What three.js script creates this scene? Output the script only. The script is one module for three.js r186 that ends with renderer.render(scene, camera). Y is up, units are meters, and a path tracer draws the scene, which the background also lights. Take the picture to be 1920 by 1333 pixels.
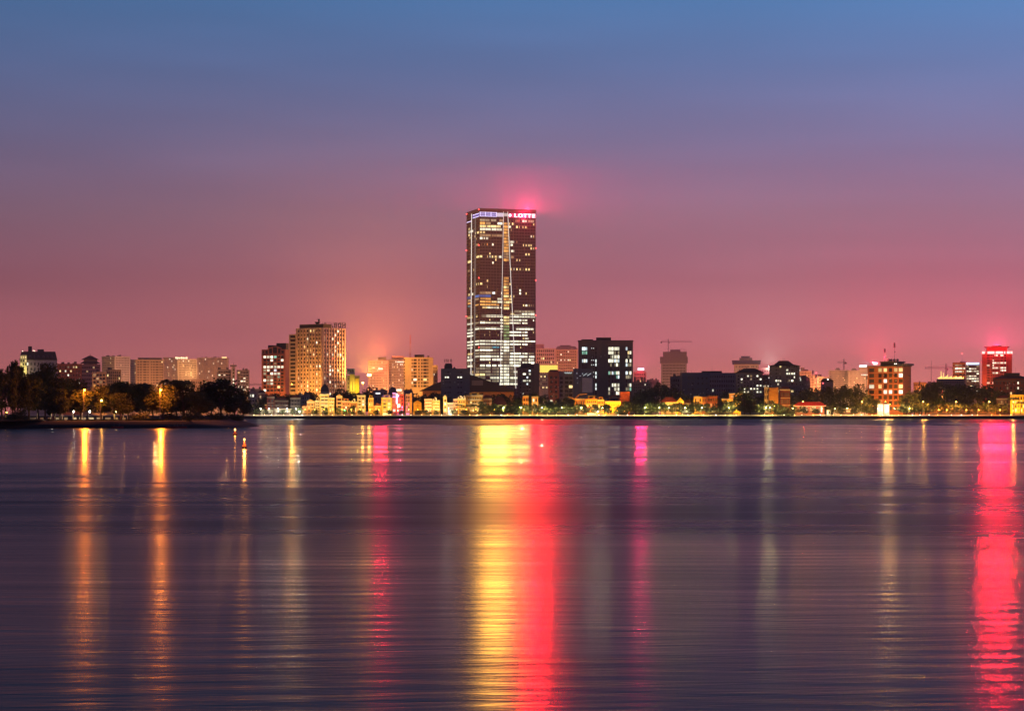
import * as THREE from 'three';
import { mergeGeometries } from 'three/addons/utils/BufferGeometryUtils.js';
import { RoundedBoxGeometry } from 'three/addons/geometries/RoundedBoxGeometry.js';
import { MarchingCubes } from 'three/addons/objects/MarchingCubes.js';
import { TextGeometry } from 'three/addons/geometries/TextGeometry.js';
import { FontLoader } from 'three/addons/loaders/FontLoader.js';

// ---------------------------------------------------------------- camera: level lens 4 m above the lake, shifted up
const F = 3945, HORIZON = 777, EYE = 4;
const scene = new THREE.Scene();
const camera = new THREE.PerspectiveCamera(2 * Math.atan(777 / F) * 180 / Math.PI, 1920 / 1554, 1, 60000);
camera.position.set(0, EYE, 0);
camera.lookAt(0, EYE, -100);
camera.setViewOffset(1920, 1554, 0, 0, 1920, 1333);
const renderer = new THREE.WebGLRenderer({ antialias: true });
renderer.setSize(1024, 710);
renderer.toneMapping = THREE.LinearToneMapping;
renderer.toneMappingExposure = 1.0;
renderer.shadowMap.enabled = true;

// ---------------------------------------------------------------- dusk sky: navy overhead, violet, then rose at the horizon
const lin = (r, g, b) => new THREE.Color().setRGB(r / 255, g / 255, b / 255, THREE.SRGBColorSpace).toArray();
{
  const stops = [[0, [0.74, 0.195, 0.16]], [1, [0.68, 0.185, 0.162]], [2, [0.54, 0.155, 0.175]], [3.7, [0.335, 0.122, 0.165]], [5.4, [0.25, 0.142, 0.21]], [7.5, [0.172, 0.162, 0.30]], [9.4, [0.116, 0.172, 0.355]], [11.2, [0.082, 0.192, 0.415]],
    [15, [0.030, 0.115, 0.34]], [22, [0.014, 0.048, 0.19]], [34, [0.007, 0.018, 0.085]], [55, [0.004, 0.008, 0.035]], [90, [0.003, 0.006, 0.022]]];
  const veil = (x, y) => { const h = (i, j) => { const q = Math.sin(i * 127.1 + j * 311.7) * 43758.5453; return q - Math.floor(q); }, i = Math.floor(x), j = Math.floor(y), u = x - i, v = y - j, a = u * u * (3 - 2 * u), c = v * v * (3 - 2 * v); return (h(i, j) * (1 - a) + h(i + 1, j) * a) * (1 - c) + (h(i, j + 1) * (1 - a) + h(i + 1, j + 1) * a) * c; };   // thin high cloud, drawn out along the horizon
  const W = 512, H = 2048, d = new Float32Array(W * H * 4);
  for (let j = 0; j < H; j++) {
    const el = (j + 0.5) / H * 180 - 90;
    for (let i = 0; i < W; i++) {
      const az = ((i + 0.5) / W - 0.25) * Math.PI * 2;           // 0 straight ahead (-z), grows to the right
      let e = Math.max(0, el);
      let k = 0; while (k < stops.length - 2 && e > stops[k + 1][0]) k++;
      const [e0, c0] = stops[k], [e1, c1] = stops[k + 1];
      let t = Math.min(1, Math.max(0, (e - e0) / (e1 - e0)));
      const side = Math.exp(0.95 * Math.sin(az)) * (1 + 0.08 * (veil(i / 9, el * 1.1 + i * 0.012) - 0.5) + 0.05 * (veil(i / 4 + 50, el * 2.6 + i * 0.02) - 0.5));
      const o = (j * W + i) * 4;
      for (let q = 0; q < 3; q++) d[o + q] = (c0[q] + (c1[q] - c0[q]) * t) * side * (el < 0 ? 0.25 : 1);
      d[o + 3] = 1;
    }
  }
  const sky = new THREE.DataTexture(d, W, H, THREE.RGBAFormat, THREE.FloatType);
  sky.mapping = THREE.EquirectangularReflectionMapping;
  sky.magFilter = THREE.LinearFilter; sky.minFilter = THREE.LinearFilter; sky.needsUpdate = true;
  scene.background = sky; scene.environment = sky;
}
// last light of the set sun, high behind the left shoulder, very soft and weak
const sun = new THREE.DirectionalLight(new THREE.Color(1, 0.82, 0.74), 0.03);
sun.position.set(-2600, 2600, 900); sun.target.position.set(0, 0, -2000);
sun.castShadow = true; sun.shadow.radius = 20; sun.shadow.mapSize.set(2048, 2048);
Object.assign(sun.shadow.camera, { left: -3000, right: 3000, top: 3000, bottom: -3000, near: 10, far: 9000 });
scene.add(sun, sun.target);
scene.fog = new THREE.FogExp2(new THREE.Color(1.0, 0.93, 0.95), 3.3e-5);
// ---------------------------------------------------------------- tuning of the water and of the lamps' strengths
const WATER = { near: 0.19, mid: 0.29, calm: 0.18, far: 0.38, bump: 0.010 };
const LIGHTS = { sign: 1600, wash: 8000, addedhalo: 1500000, floors: 11, slot: 18, pink: 240, neon: 10, coral: 190, redtower: 700, upred: 780000, star: 2500, street: 3.6, inland: 2.3, park: 0.62 };
// ---------------------------------------------------------------- small tools
let seed = 20240611;
const rnd = () => { seed = (seed + 0x6D2B79F5) | 0; let t = Math.imul(seed ^ (seed >>> 15), 1 | seed); t = (t + Math.imul(t ^ (t >>> 7), 61 | t)) ^ t; return ((t ^ (t >>> 14)) >>> 0) / 4294967296; };
const between = (a, b) => a + (b - a) * rnd();
const at = (px, py, Z) => new THREE.Vector3((px - 960) * Z / F, EYE + (HORIZON - py) * Z / F, -Z);
const size = (p, Z) => p * Z / F;
function lattice(n) { const a = new Float32Array(n * n); for (let i = 0; i < n * n; i++) a[i] = rnd(); return a; }
const LAT = lattice(64);
function noise(x, y) {                                            // smooth value noise, repeats every 64
  const xi = Math.floor(x), yi = Math.floor(y), fx = x - xi, fy = y - yi, u = fx * fx * (3 - 2 * fx), v = fy * fy * (3 - 2 * fy);
  const g = (i, j) => LAT[((j % 64 + 64) % 64) * 64 + ((i % 64 + 64) % 64)];
  return (g(xi, yi) * (1 - u) + g(xi + 1, yi) * u) * (1 - v) + (g(xi, yi + 1) * (1 - u) + g(xi + 1, yi + 1) * u) * v;
}
function dataTexture(W, H, fn, srgb) {
  const d = new Uint8Array(W * H * 4);
  for (let j = 0; j < H; j++) for (let i = 0; i < W; i++) {
    const c = fn(i, j), o = (j * W + i) * 4;
    for (let q = 0; q < 3; q++) d[o + q] = Math.max(0, Math.min(255, Math.round((Array.isArray(c) ? c[q] : c) * 255)));
    d[o + 3] = 255;
  }
  const t = new THREE.DataTexture(d, W, H, THREE.RGBAFormat);
  t.wrapS = t.wrapT = THREE.RepeatWrapping; t.magFilter = THREE.LinearFilter; t.minFilter = THREE.LinearFilter;
  if (srgb) t.colorSpace = THREE.SRGBColorSpace;
  t.needsUpdate = true; return t;
}
const sstep = (a, b, x) => { const t = Math.min(1, Math.max(0, (x - a) / (b - a))); return t * t * (3 - 2 * t); };

// ---------------------------------------------------------------- the lake: ripples as relief, wind-ruffled streaks as roughness
const SHORE = 1800;
{
  const N = 1024, TILE = 12, waves = [];
  for (let k = 0; k < 46; k++) {
    const L = 0.13 * Math.pow(14, rnd() ** 1.5), a = between(-0.45, 0.45);
    let ky = Math.round(TILE / L * Math.cos(a)), kx = Math.round(TILE / L * Math.sin(a) * 0.8);
    waves.push([kx, ky, between(0, 6.28), Math.pow(L, 0.85)]);
  }
  const hmap = new Float32Array(N * N); let lo = 1e9, hi = -1e9;
  for (const [kx, ky, ph, A] of waves) {
    const sx = new Float32Array(N), cx = new Float32Array(N);
    for (let i = 0; i < N; i++) { sx[i] = Math.sin(6.28318530718 * kx * i / N + ph); cx[i] = Math.cos(6.28318530718 * kx * i / N + ph); }
    for (let j = 0; j < N; j++) { const s = Math.sin(6.28318530718 * ky * j / N), c = Math.cos(6.28318530718 * ky * j / N); for (let i = 0; i < N; i++) hmap[j * N + i] += A * (sx[i] * c + cx[i] * s); }
  }
  for (const h of hmap) { lo = Math.min(lo, h); hi = Math.max(hi, h); }
  const hd = new Float32Array(N * N * 4); for (let i = 0; i < N * N; i++) { const h = (hmap[i] - lo) / (hi - lo); hd.set([h, h, h, 1], i * 4); }
  const ripples = new THREE.DataTexture(hd, N, N, THREE.RGBAFormat, THREE.FloatType); ripples.wrapS = ripples.wrapT = THREE.RepeatWrapping; ripples.magFilter = ripples.minFilter = THREE.LinearFilter; ripples.needsUpdate = true;
  ripples.repeat.set(1 / TILE, 1 / TILE);
  // wind on the water: calm and ruffled reaches one behind the other, drawn out into streaks across the view
  const near = 22, vOf = (z) => Math.log(z / near) / Math.log(SHORE / near);
  const wind = dataTexture(1024, 2048, (i, j) => {
    const v = (j + 0.5) / 2048, u = i / 1024;
    const z = near * Math.pow(SHORE / near, v);
    const wob = (noise(u * 4, v * 9) - 0.5) * 0.22 + (noise(u * 12 + 7, v * 40) - 0.5) * 0.09 + (noise(u * 44 + 3, v * 22) - 0.5) * 0.17 + (noise(u * 120, v * 70 + 4) - 0.5) * 0.08;
    const zz = z * Math.exp(wob * 1.6);
    let r = WATER.near + (WATER.mid - WATER.near) * sstep(40, 88, zz);          // light ripples close by, ruffled reach 70 to 145 m out
    r += (WATER.calm - r) * sstep(100, 190, zz);                      // a calm reach
    r += (WATER.far - r) * sstep(760, 900, zz);                       // ruffled again under the far wall
    const streak = (noise(u * 6 + 3, v * 150) - 0.5) * 0.07 + (noise(u * 16, v * 420 + 5) - 0.5) * 0.05 + (noise(u * 3 + 9, v * 48) - 0.5) * 0.06;
    r += streak * sstep(30, 70, z) + (noise(u * 70 + 11, v * 110) - 0.5) * 0.05;
    return Math.max(0.1, r);
  });
  wind.wrapS = THREE.MirroredRepeatWrapping; wind.wrapT = THREE.ClampToEdgeWrapping; wind.channel = 1;
  const rows = 90, cols = 24, far = 1801.2, pos = [], uv = [], uv1 = [], idx = [];
  for (let j = 0; j <= rows; j++) {
    const z = j === 0 ? -60 : 4 * Math.pow(far / 4, j / rows);
    for (let i = 0; i <= cols; i++) {
      const x = (i / cols - 0.5) * 3600;
      pos.push(x, 0, -z); uv.push(x, z); uv1.push(x / 420 + 0.37, Math.min(1, Math.max(0, vOf(Math.max(z, near)))));
    }
  }
  for (let j = 0; j < rows; j++) for (let i = 0; i < cols; i++) { const a = j * (cols + 1) + i, b = a + 1, c = a + cols + 1, d = c + 1; idx.push(a, b, c, b, d, c); }
  const g = new THREE.BufferGeometry();
  g.setAttribute('position', new THREE.Float32BufferAttribute(pos, 3)); g.setAttribute('uv', new THREE.Float32BufferAttribute(uv, 2)); g.setAttribute('uv1', new THREE.Float32BufferAttribute(uv1, 2));
  g.setIndex(idx); g.computeVertexNormals();
  const m = new THREE.MeshPhysicalMaterial({ color: new THREE.Color(0.004, 0.006, 0.012), roughness: 1, roughnessMap: wind, ior: 1.333, specularIntensity: 0.032, bumpMap: ripples, bumpScale: WATER.bump });
  const lake = new THREE.Mesh(g, m); lake.name = 'lake_water'; lake.userData = { kind: 'structure', label: 'dark rippled lake water in front of the lit city', category: 'water' }; scene.add(lake);
}
// ---------------------------------------------------------------- naming, labels, materials
const taken = {};
const numbered = (n) => { const k = taken[n] = (taken[n] ?? -1) + 1; return k ? `${n}_${String(k).padStart(3, '0')}` : n; };
function thing(name, label, category, p, turn = 0, group) {
  const o = new THREE.Group(); o.name = numbered(name); o.position.copy(p); o.rotation.y = turn;
  o.userData = { label, category }; if (group) o.userData.group = group;
  scene.add(o); return o;
}
function part(parent, name, geo, mat) {
  const m = new THREE.Mesh(geo, mat); m.name = name; m.castShadow = m.receiveShadow = true; parent.add(m); return m;
}
function structure(name, geo, mat) { const m = new THREE.Mesh(geo, mat); m.name = name; m.castShadow = m.receiveShadow = true; m.userData = { kind: 'structure' }; scene.add(m); return m; }
// plaster and stone weathering: blotches and drip streaks a few metres long
const WEATHER = dataTexture(512, 512, (i, j) => {
  const a = noise(i / 16, j / 16), b = noise(i / 5 + 9, j / 64 * 2 + 3), c = noise(i / 3, j / 3), d = noise(i / 40 + 20, j / 28);
  return 0.66 + 0.14 * a + 0.1 * b * d * 2 + 0.06 * c + 0.08 * d;
});
WEATHER.colorSpace = THREE.NoColorSpace;
const mats = {};
function wallMat(hex, rough = 0.85) {
  const key = hex + '_' + rough;
  if (!mats[key]) mats[key] = new THREE.MeshStandardMaterial({ color: new THREE.Color(hex), roughness: rough, map: WEATHER });
  return mats[key];
}
const plain = (r, g, b, rough = 0.8, metal = 0) => new THREE.MeshStandardMaterial({ color: new THREE.Color(r, g, b), roughness: rough, metalness: metal });
const glow = (r, g, b, k) => new THREE.MeshStandardMaterial({ color: new THREE.Color(0.02, 0.02, 0.02), roughness: 0.4, emissive: new THREE.Color(r, g, b), emissiveIntensity: k });
const GLASS = plain(0.02, 0.02, 0.025, 0.12), GLASS2 = plain(0.035, 0.03, 0.03, 0.2), GLASS3 = plain(0.05, 0.045, 0.045, 0.3);
const AIRCON = plain(0.4, 0.4, 0.38, 0.6), DARKROOF = wallMat('#443a37'), REDROOF = wallMat('#7d2f22'), METAL = plain(0.12, 0.11, 0.11, 0.5, 0.6), DARKMETAL = plain(0.03, 0.03, 0.032, 0.55, 0.4), CONCRETE = wallMat('#6a625c');
const TINT = { w: [1, 0.95, 0.70], y: [1, 0.74, 0.30], o: [1, 0.45, 0.10], g: [0.45, 1, 0.72], c: [0.82, 0.95, 1], b: [0.10, 0.32, 1], t: [0.2, 0.75, 0.9], r: [1, 0.12, 0.06], p: [1, 0.18, 0.55], v: [0.6, 0.42, 1], d: [1, 0.82, 0.5], e: [1, 0.62, 0.3], l: [0.62, 0.9, 0.35] };
const POWER = { w: 1.45, y: 1.3, o: 1.0, g: 0.55, c: 1.4, b: 0.5, t: 0.5, r: 0.9, p: 1, v: 1, d: 0.30, e: 0.45, l: 0.4 };
const LIT = {};
function lit(t) {                                                  // a few strengths of every tint: blinds, lamps near or far from the pane
  const k = Math.floor(rnd() * 4), key = t + k;
  if (!LIT[key]) LIT[key] = glow(...TINT[t], POWER[t] * [0.55, 0.8, 1, 1.3][k]);
  return LIT[key];
}
const BOX = new THREE.BoxGeometry(1, 1, 1);

// merged boxes with texture coordinates in metres (12 m to a tile)
class Boxes {
  constructor() { this.list = []; this.m = new THREE.Matrix4(); }
  add(x0, x1, y0, y1, z0, z1) { if (x1 - x0 > 0.005 && y1 - y0 > 0.005 && Math.abs(z1 - z0) > 0.005) { const g = new THREE.BoxGeometry(x1 - x0, y1 - y0, z1 - z0); g.translate((x0 + x1) / 2, (y0 + y1) / 2, (z0 + z1) / 2); this.geo(g); } return this; }
  geo(g) { g = g.index ? g.toNonIndexed() : g; g.applyMatrix4(this.m); this.list.push(g); return this; }
  build() { return metric(mergeGeometries(this.list.map((g) => { for (const k of Object.keys(g.attributes)) if (!['position', 'normal', 'uv'].includes(k)) g.deleteAttribute(k); return g; }))); }
}
function metric(g) {
  const p = g.attributes.position, n = g.attributes.normal, uv = new Float32Array(p.count * 2);
  for (let i = 0; i < p.count; i++) {
    const ny = Math.abs(n.getY(i)), nx = Math.abs(n.getX(i)), nz = Math.abs(n.getZ(i));
    if (ny > 0.8) { uv[2 * i] = p.getX(i) / 12; uv[2 * i + 1] = p.getZ(i) / 12; }
    else { uv[2 * i] = (nz > nx ? p.getX(i) : p.getZ(i)) / 12; uv[2 * i + 1] = p.getY(i) / 12; }
  }
  g.setAttribute('uv', new THREE.BufferAttribute(uv, 2)); return g;
}
// a frustum: rectangle below, smaller rectangle (or ridge) above
function frustum(x0, x1, z0, z1, y0, y1, ix, iz) {
  const a = [[x0, y0, z1], [x1, y0, z1], [x1, y0, z0], [x0, y0, z0]], b = [[x0 + ix, y1, z1 - iz], [x1 - ix, y1, z1 - iz], [x1 - ix, y1, z0 + iz], [x0 + ix, y1, z0 + iz]];
  const v = [], q = (p, r, s, t) => v.push(...p, ...r, ...s, ...p, ...s, ...t);
  for (let i = 0; i < 4; i++) { const j = (i + 1) % 4; q(a[i], a[j], b[j], b[i]); }
  q(b[0], b[1], b[2], b[3]); q(a[3], a[2], a[1], a[0]);
  const g = new THREE.BufferGeometry(); g.setAttribute('position', new THREE.Float32BufferAttribute(v, 3)); g.setAttribute('uv', new THREE.Float32BufferAttribute(new Array(v.length / 3 * 2).fill(0), 2)); g.computeVertexNormals(); return g;
}
// gable roof prism, ridge along z, or seen from its gable end
function gable(x0, x1, z0, z1, y0, y1) {
  const s = new THREE.Shape([new THREE.Vector2(x0, y0), new THREE.Vector2(x1, y0), new THREE.Vector2((x0 + x1) / 2, y1)]);
  const g = new THREE.ExtrudeGeometry(s, { depth: z1 - z0, bevelEnabled: false }); g.translate(0, 0, z0); return g;
}
const cyl = (r0, r1, h, n = 8) => { const g = new THREE.CylinderGeometry(r1, r0, h, n); g.translate(0, h / 2, 0); return g; };
function bar(a, b, r, n = 5) { const d = new THREE.Vector3().subVectors(b, a), g = new THREE.CylinderGeometry(r, r, d.length(), n); g.applyQuaternion(new THREE.Quaternion().setFromUnitVectors(new THREE.Vector3(0, 1, 0), d.clone().normalize())); g.translate((a.x + b.x) / 2, (a.y + b.y) / 2, (a.z + b.z) / 2); return g; }
const V = (x, y, z) => new THREE.Vector3(x, y, z);

// ---------------------------------------------------------------- one facade: a wall with real openings, panes set back in them
const span = (n, a, b, f) => Array.from({ length: n }, (_, i) => { const w = (b - a) / n; return [a + w * (i + 0.5 - f / 2), a + w * (i + 0.5 + f / 2)]; });
function facade(root, B, M, width, y0, y1, cols, rows, kind, opt = {}) {
  // M takes (u along the wall from its left end, y up, z outwards) to the building's own axes
  const T = opt.depth ?? 0.35; B.m.copy(M);
  const top = (r) => r[1], edges = rows.slice().sort((a, b) => a[0] - b[0]);
  let y = y0; for (const r of edges) { B.add(0, width, y, r[0], -T, 0); y = r[1]; } B.add(0, width, y, y1, -T, 0);
  let u = 0; const cs = cols.slice().sort((a, b) => a[0] - b[0]);
  for (const [a, b] of edges) { u = 0; for (const c of cs) { B.add(u, c[0], a, b, -T, -0.03); u = c[1]; } B.add(u, width, a, b, -T, -0.03); }
  const merged = [];
  rows.forEach((r, i) => cols.forEach((c, j) => {
    const t = kind(i, j); const w = c[1] - c[0], h = r[1] - r[0];
    if (t === ' ') { B.m.copy(M); B.add(c[0], c[1], r[0], r[1], -T, -0.06); return; }
    const z = -T + 0.07, at_ = new THREE.Matrix4().makeTranslation((c[0] + c[1]) / 2, (r[0] + r[1]) / 2, z).multiply(new THREE.Matrix4().makeScale(w, h, 0.1));
    const mm = new THREE.Matrix4().multiplyMatrices(M, at_);
    if ((t === '.' || t === ',') && opt.join) { merged.push(BOX.clone().applyMatrix4(mm)); return; }
    const p = part(root, 'window', BOX, t === '.' ? [GLASS, GLASS2, GLASS3][Math.floor(rnd() * 3)] : t === ',' ? GLASS3 : lit(t));
    mm.decompose(p.position, p.quaternion, p.scale);
  }));
  if (merged.length) { const p = part(root, 'dark_window', mergeGeometries(merged), GLASS2); p.userData.kind = 'stuff'; }
  B.m.identity();
}
const frontM = (x0) => new THREE.Matrix4().makeTranslation(x0, 0, 0);
const leftM = (D) => new THREE.Matrix4().makeRotationY(-Math.PI / 2).setPosition(0, 0, -D);           // the left wall, read from its far end to the near corner
const leftAt = (x, D) => { const m = new THREE.Matrix4().makeRotationY(-Math.PI / 2); m.setPosition(x, 0, -D); return m; };
const rightAt = (x) => { const m = new THREE.Matrix4().makeRotationY(Math.PI / 2); m.setPosition(x, 0, 0); return m; };

function pattern(spec, rows, cols) {
  if (typeof spec === 'function') return spec;
  if (Array.isArray(spec)) return (i, j) => (spec[i] ?? '')[j] ?? '.';
  const { p = 0.08, t = 'wy' } = spec ?? {};
  const keep = new Map();
  return (i, j) => { const k = i * 1000 + j; if (!keep.has(k)) keep.set(k, rnd() < p ? t[Math.floor(rnd() * t.length)] : '.'); return keep.get(k); };
}
const GROUND = 2.5;
// o: x0 x1 top Z (pixels of the photograph and metres away), wall colour, front / side facade: { n: columns, r: rows, w, h: share of each cell, lit, cols: explicit pixel pairs }
function building(o) {
  const Z = o.Z, k = Z / F, xc = o.xc ?? null;
  const H = EYE + (HORIZON - o.top) * k, base = o.base ?? GROUND;
  let g, W, D, xa;
  if (xc === null) {
    const xm = (o.x0 + o.x1) / 2; W = (o.x1 - o.x0) * k; D = o.D ?? Math.min(26, W * 0.7 + 6); xa = -W / 2;
    const p = at(xm, 0, Z); p.y = base; g = thing(o.name ?? 'apartment_block', o.label, o.cat ?? 'building', p, Math.atan2(-p.x, Z) + (o.turn ?? 0), o.group);
  } else {                                                         // two walls in view that meet at pixel xc; the wider one is the front
    const a = (xc - o.x0) * k, b = (o.x1 - xc) * k, th = o.th ?? 0.35, p = at(xc, 0, Z); p.y = base;
    const phi = Math.atan2(-p.x, Z);
    if (b >= a) { W = b / Math.cos(th); D = a / Math.sin(th); xa = 0; g = thing(o.name ?? 'apartment_block', o.label, o.cat ?? 'building', p, phi + th, o.group); }
    else { W = a / Math.cos(th); D = b / Math.sin(th); xa = -W; g = thing(o.name ?? 'apartment_block', o.label, o.cat ?? 'building', p, phi - th, o.group); }
  }
  const h = H - base, B = new Boxes(), wm = wallMat(o.wall ?? '#8a7a70'), T = 0.35;
  B.add(xa + T + 0.01, xa + W - T - 0.01, 0, h - 0.2, -D + T, -T - 0.01);
  const bottom = o.foot ?? 3;
  const face = (f, M, width) => {
    if (!f) { B.m.copy(M); B.add(0, width, 0, h, -T, 0); B.m.identity(); return; }
    const m = f.m ?? 0.06;
    const cols = f.cols ? f.cols.map(([p, q]) => [(p - o.x0) / (o.x1 - o.x0) * width, (q - o.x0) / (o.x1 - o.x0) * width]) : span(f.n, width * m, width * (1 - m), f.w ?? 0.55);
    const lo = f.lo !== undefined ? EYE + (HORIZON - f.lo) * k - base : bottom, hi = f.hi !== undefined ? EYE + (HORIZON - f.hi) * k - base : h - (f.cap ?? 1.6);
    const rows = span(f.r, lo, hi, f.h ?? 0.5).reverse();            // first row is the top one
    facade(g, B, M, width, 0, h, cols, rows, pattern(f.lit, f.r, f.n), { join: o.join });
  };
  face(o.front, frontM(xa), W);
  const leftSeen = xc !== null && (o.x1 - xc) >= (xc - o.x0);
  B.m.copy(leftAt(xa, D)); if (xc !== null && leftSeen) { B.m.identity(); face(o.side, leftAt(xa, D), D - T); } else { B.add(T, D - T, 0, h, -T, 0); B.m.identity(); }
  B.m.copy(rightAt(xa + W)); if (xc !== null && !leftSeen) { B.m.identity(); const R = rightAt(xa + W); R.setPosition(xa + W, 0, -T); face(o.side, R, D - T); } else { B.add(T, D - T, 0, h, -T, 0); B.m.identity(); }
  B.add(xa + T, xa + W - T, 0, h, -D, -D + T);
  B.add(xa + 0.2, xa + W - 0.2, h - 0.19, h - 0.02, -D + 0.2, -0.37);
  part(g, 'wall', B.build(), wm);
  if (!o.join && o.front && Z > 1950 && Z < 2700) for (let i = 0; i < 14; i++) { const a = part(g, 'air_conditioner', BOX, AIRCON); a.position.set(xa + W * between(0.05, 0.95), between(0.15, 0.92) * h, 0.25); a.scale.set(1.0, 0.75, 0.5); }
  const px = (p) => (p - (xc !== null ? (xa === 0 ? xc : o.x0) : (o.x0 + o.x1) / 2)) * k + (xc !== null && xa !== 0 ? xa : 0);
  return Object.assign(g, { W, D, h, xa, k, px, py: (y) => EYE + (HORIZON - y) * k - base });
}
function slab(b, name, mat, over, y0, y1) { return part(b, name, metric(new THREE.BoxGeometry(b.W + over * 2, y1 - y0, b.D + over * 2).translate(b.xa + b.W / 2, (y0 + y1) / 2, -b.D / 2)), mat); }
function roofBox(b, name, mat, x0, x1, top, z0 = -0.7, z1 = -0.25, y0) { // a box on the roof between two pixels, up to a pixel height
  const a = b.px(x0), c = b.px(x1), y = y0 ?? b.h, t = b.py(top);
  return part(b, name, metric(new THREE.BoxGeometry(c - a, t - y, b.D * (z1 - z0)).translate((a + c) / 2, (y + t) / 2, b.D * (z0 + z1) / 2)), mat);
}
function hipRoof(b, mat, topPx, inset, over = 1.2, name = 'roof') { return part(b, name, metric(frustum(b.xa - over, b.xa + b.W + over, -b.D - over, over, b.h, b.py(topPx), inset, Math.min(inset, b.D / 2 + over - 0.3))), mat); }
function mast(b, x, top, r = 0.15, mat = DARKMETAL, zf = -0.5, name = 'antenna_mast', y0) { const t = b.py(top), y = y0 ?? b.h; const p = part(b, name, cyl(r, r * 0.5, t - y, 6), mat); p.position.set(b.px(x), y, b.D * zf); return p; }
function clutter(b, n = 5) {                                        // tanks, lift houses and vents on a flat roof
  for (let i = 0; i < n; i++) {
    const w = between(1.5, 4), h = between(1, 3), x = b.xa + between(0.12, 0.88) * b.W, z = -between(0.25, 0.8) * b.D;
    const g = rnd() < 0.4 ? cyl(w * 0.35, w * 0.35, h, 10) : new THREE.BoxGeometry(w, h, w * 0.8).translate(0, h / 2, 0);
    const p = part(b, 'roof_plant', metric(g), CONCRETE); p.position.set(x, b.h - 0.05, z);
  }
}
// ---------------------------------------------------------------- lamps
const lampHead = new THREE.SphereGeometry(0.23, 12, 8), lampMats = {};
const poleGeo = cyl(0.11, 0.06, 1, 7);
const allLamps = [];
function lamp(px, Z, height, color, I, o = {}) {
  const p = at(px, 0, Z); p.y = o.ground ?? GROUND;
  const g = thing(o.name ?? 'street_lamp', '', 'lamp', p, 0, o.group);
  const pole = part(g, 'pole', poleGeo, METAL); pole.scale.set(1.2, height, 1.2);
  const arm = part(g, 'arm', bar(V(0, height - 0.3, 0), V(o.reach ?? 0.5, height + 0.05, o.fwd ?? 0.6), 0.05), METAL);
  const key = color.join();
  lampMats[key] ??= glow(...color, o.glow ?? 60);
  const hd = part(arm, 'lamp_head', lampHead, lampMats[key]); hd.position.set(o.reach ?? 0.5, height - 0.2, o.fwd ?? 0.6); hd.castShadow = false;
  const l = o.spot ? new THREE.SpotLight(new THREE.Color(...color), I, 0, 1.25, 0.7) : new THREE.PointLight(new THREE.Color(...color), I); l.name = 'lamp_light'; l.position.copy(hd.position); if (o.spot) { l.target.position.set(hd.position.x, height * 1.05, -22); g.add(l.target); } l.castShadow = true; l.shadow.radius = 10; g.add(l);
  allLamps.push({ o: g, px, desc: o.desc ?? 'street lamp' });
  return g;
}
// which one: named after the landmark it stands by, counted from the left
function placeLabels(list, marks, word) {
  const by = new Map();
  for (const it of list) { let best = marks[0]; for (const m of marks) if (Math.abs(m[0] - it.px) < Math.abs(best[0] - it.px)) best = m; const k = it.desc + '|' + best[1]; if (!by.has(k)) by.set(k, []); by.get(k).push(it); }
  const ord = ['first', 'second', 'third', 'fourth', 'fifth', 'sixth', 'seventh', 'eighth', 'ninth', 'tenth', 'eleventh', 'twelfth'];
  for (const [k, items] of by) {
    const [desc, mark] = k.split('|'); items.sort((a, b) => a.px - b.px);
    items.forEach((it, i) => { it.o.userData.label = items.length === 1 ? `${desc} ${mark}` : `${desc} ${mark}, ${i === 0 ? 'leftmost' : i === items.length - 1 && i > 0 ? 'rightmost' : ord[i] + ' from left'}`; });
  }
}
// ---------------------------------------------------------------- the land: city ground to the horizon, lake wall, promenade, the park spit on the left
{
  const earth = wallMat('#3b352f', 0.95);
  const g = new THREE.PlaneGeometry(14000, 10000, 1, 1); g.rotateX(-Math.PI / 2); g.translate(0, GROUND - 0.2, -SHORE - 1.6 - 5000);
  structure('ground', metric(g), earth);
  const pave = new THREE.PlaneGeometry(3600, 11); pave.rotateX(-Math.PI / 2); pave.translate(0, GROUND, -SHORE - 1.6 - 5.5);
  structure('promenade_pavement', metric(pave), wallMat('#a39484', 0.9));
  const road = new THREE.PlaneGeometry(3600, 14); road.rotateX(-Math.PI / 2); road.translate(0, GROUND - 0.12, -SHORE - 13 - 7.2);
  structure('shore_road', metric(road), wallMat('#37332f', 0.8));
  // the stone lake wall in lengths, each with its coping
  const stone = wallMat('#2a2724', 0.95), coping = wallMat('#4c4641', 0.9), top = GROUND;
  const lw = thing('lake_wall', 'long dark stone lake wall along the far waterline', 'wall', V(0, 0, -SHORE - 0.8));
  const seg = metric(new THREE.BoxGeometry(29.97, top + 0.9, 1.5).translate(0, (top - 0.9) / 2 - 0.02, 0)), cop = metric(new THREE.BoxGeometry(29.9, 0.22, 1.9).translate(0, top + 0.11, 0.02));
  for (let i = 0; i < 40; i++) { const w = part(lw, 'wall_section', seg, stone); w.position.set(-585 + i * 30, 0, between(-0.06, 0.06)); const c = part(w, 'coping', cop, coping); c.position.y = between(-0.03, 0.03); }
  // low pale parapet between promenade and road
  const pale = wallMat('#c9b8a4', 0.85), pp = thing('promenade_parapet', 'low pale parapet edging the far promenade behind the lake wall', 'parapet', V(0, GROUND, -SHORE - 12.6));
  const rail = metric(new THREE.BoxGeometry(17.2, 0.95, 0.3).translate(0, 0.47, 0)), pier = metric(new THREE.BoxGeometry(0.7, 1.25, 0.5).translate(8.9, 0.62, 0));
  for (let i = 0; i < 60; i++) { const w = part(pp, 'rail_wall', rail, pale); w.position.x = -531 + i * 18; part(w, 'pier', pier, pale); }
}
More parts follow.
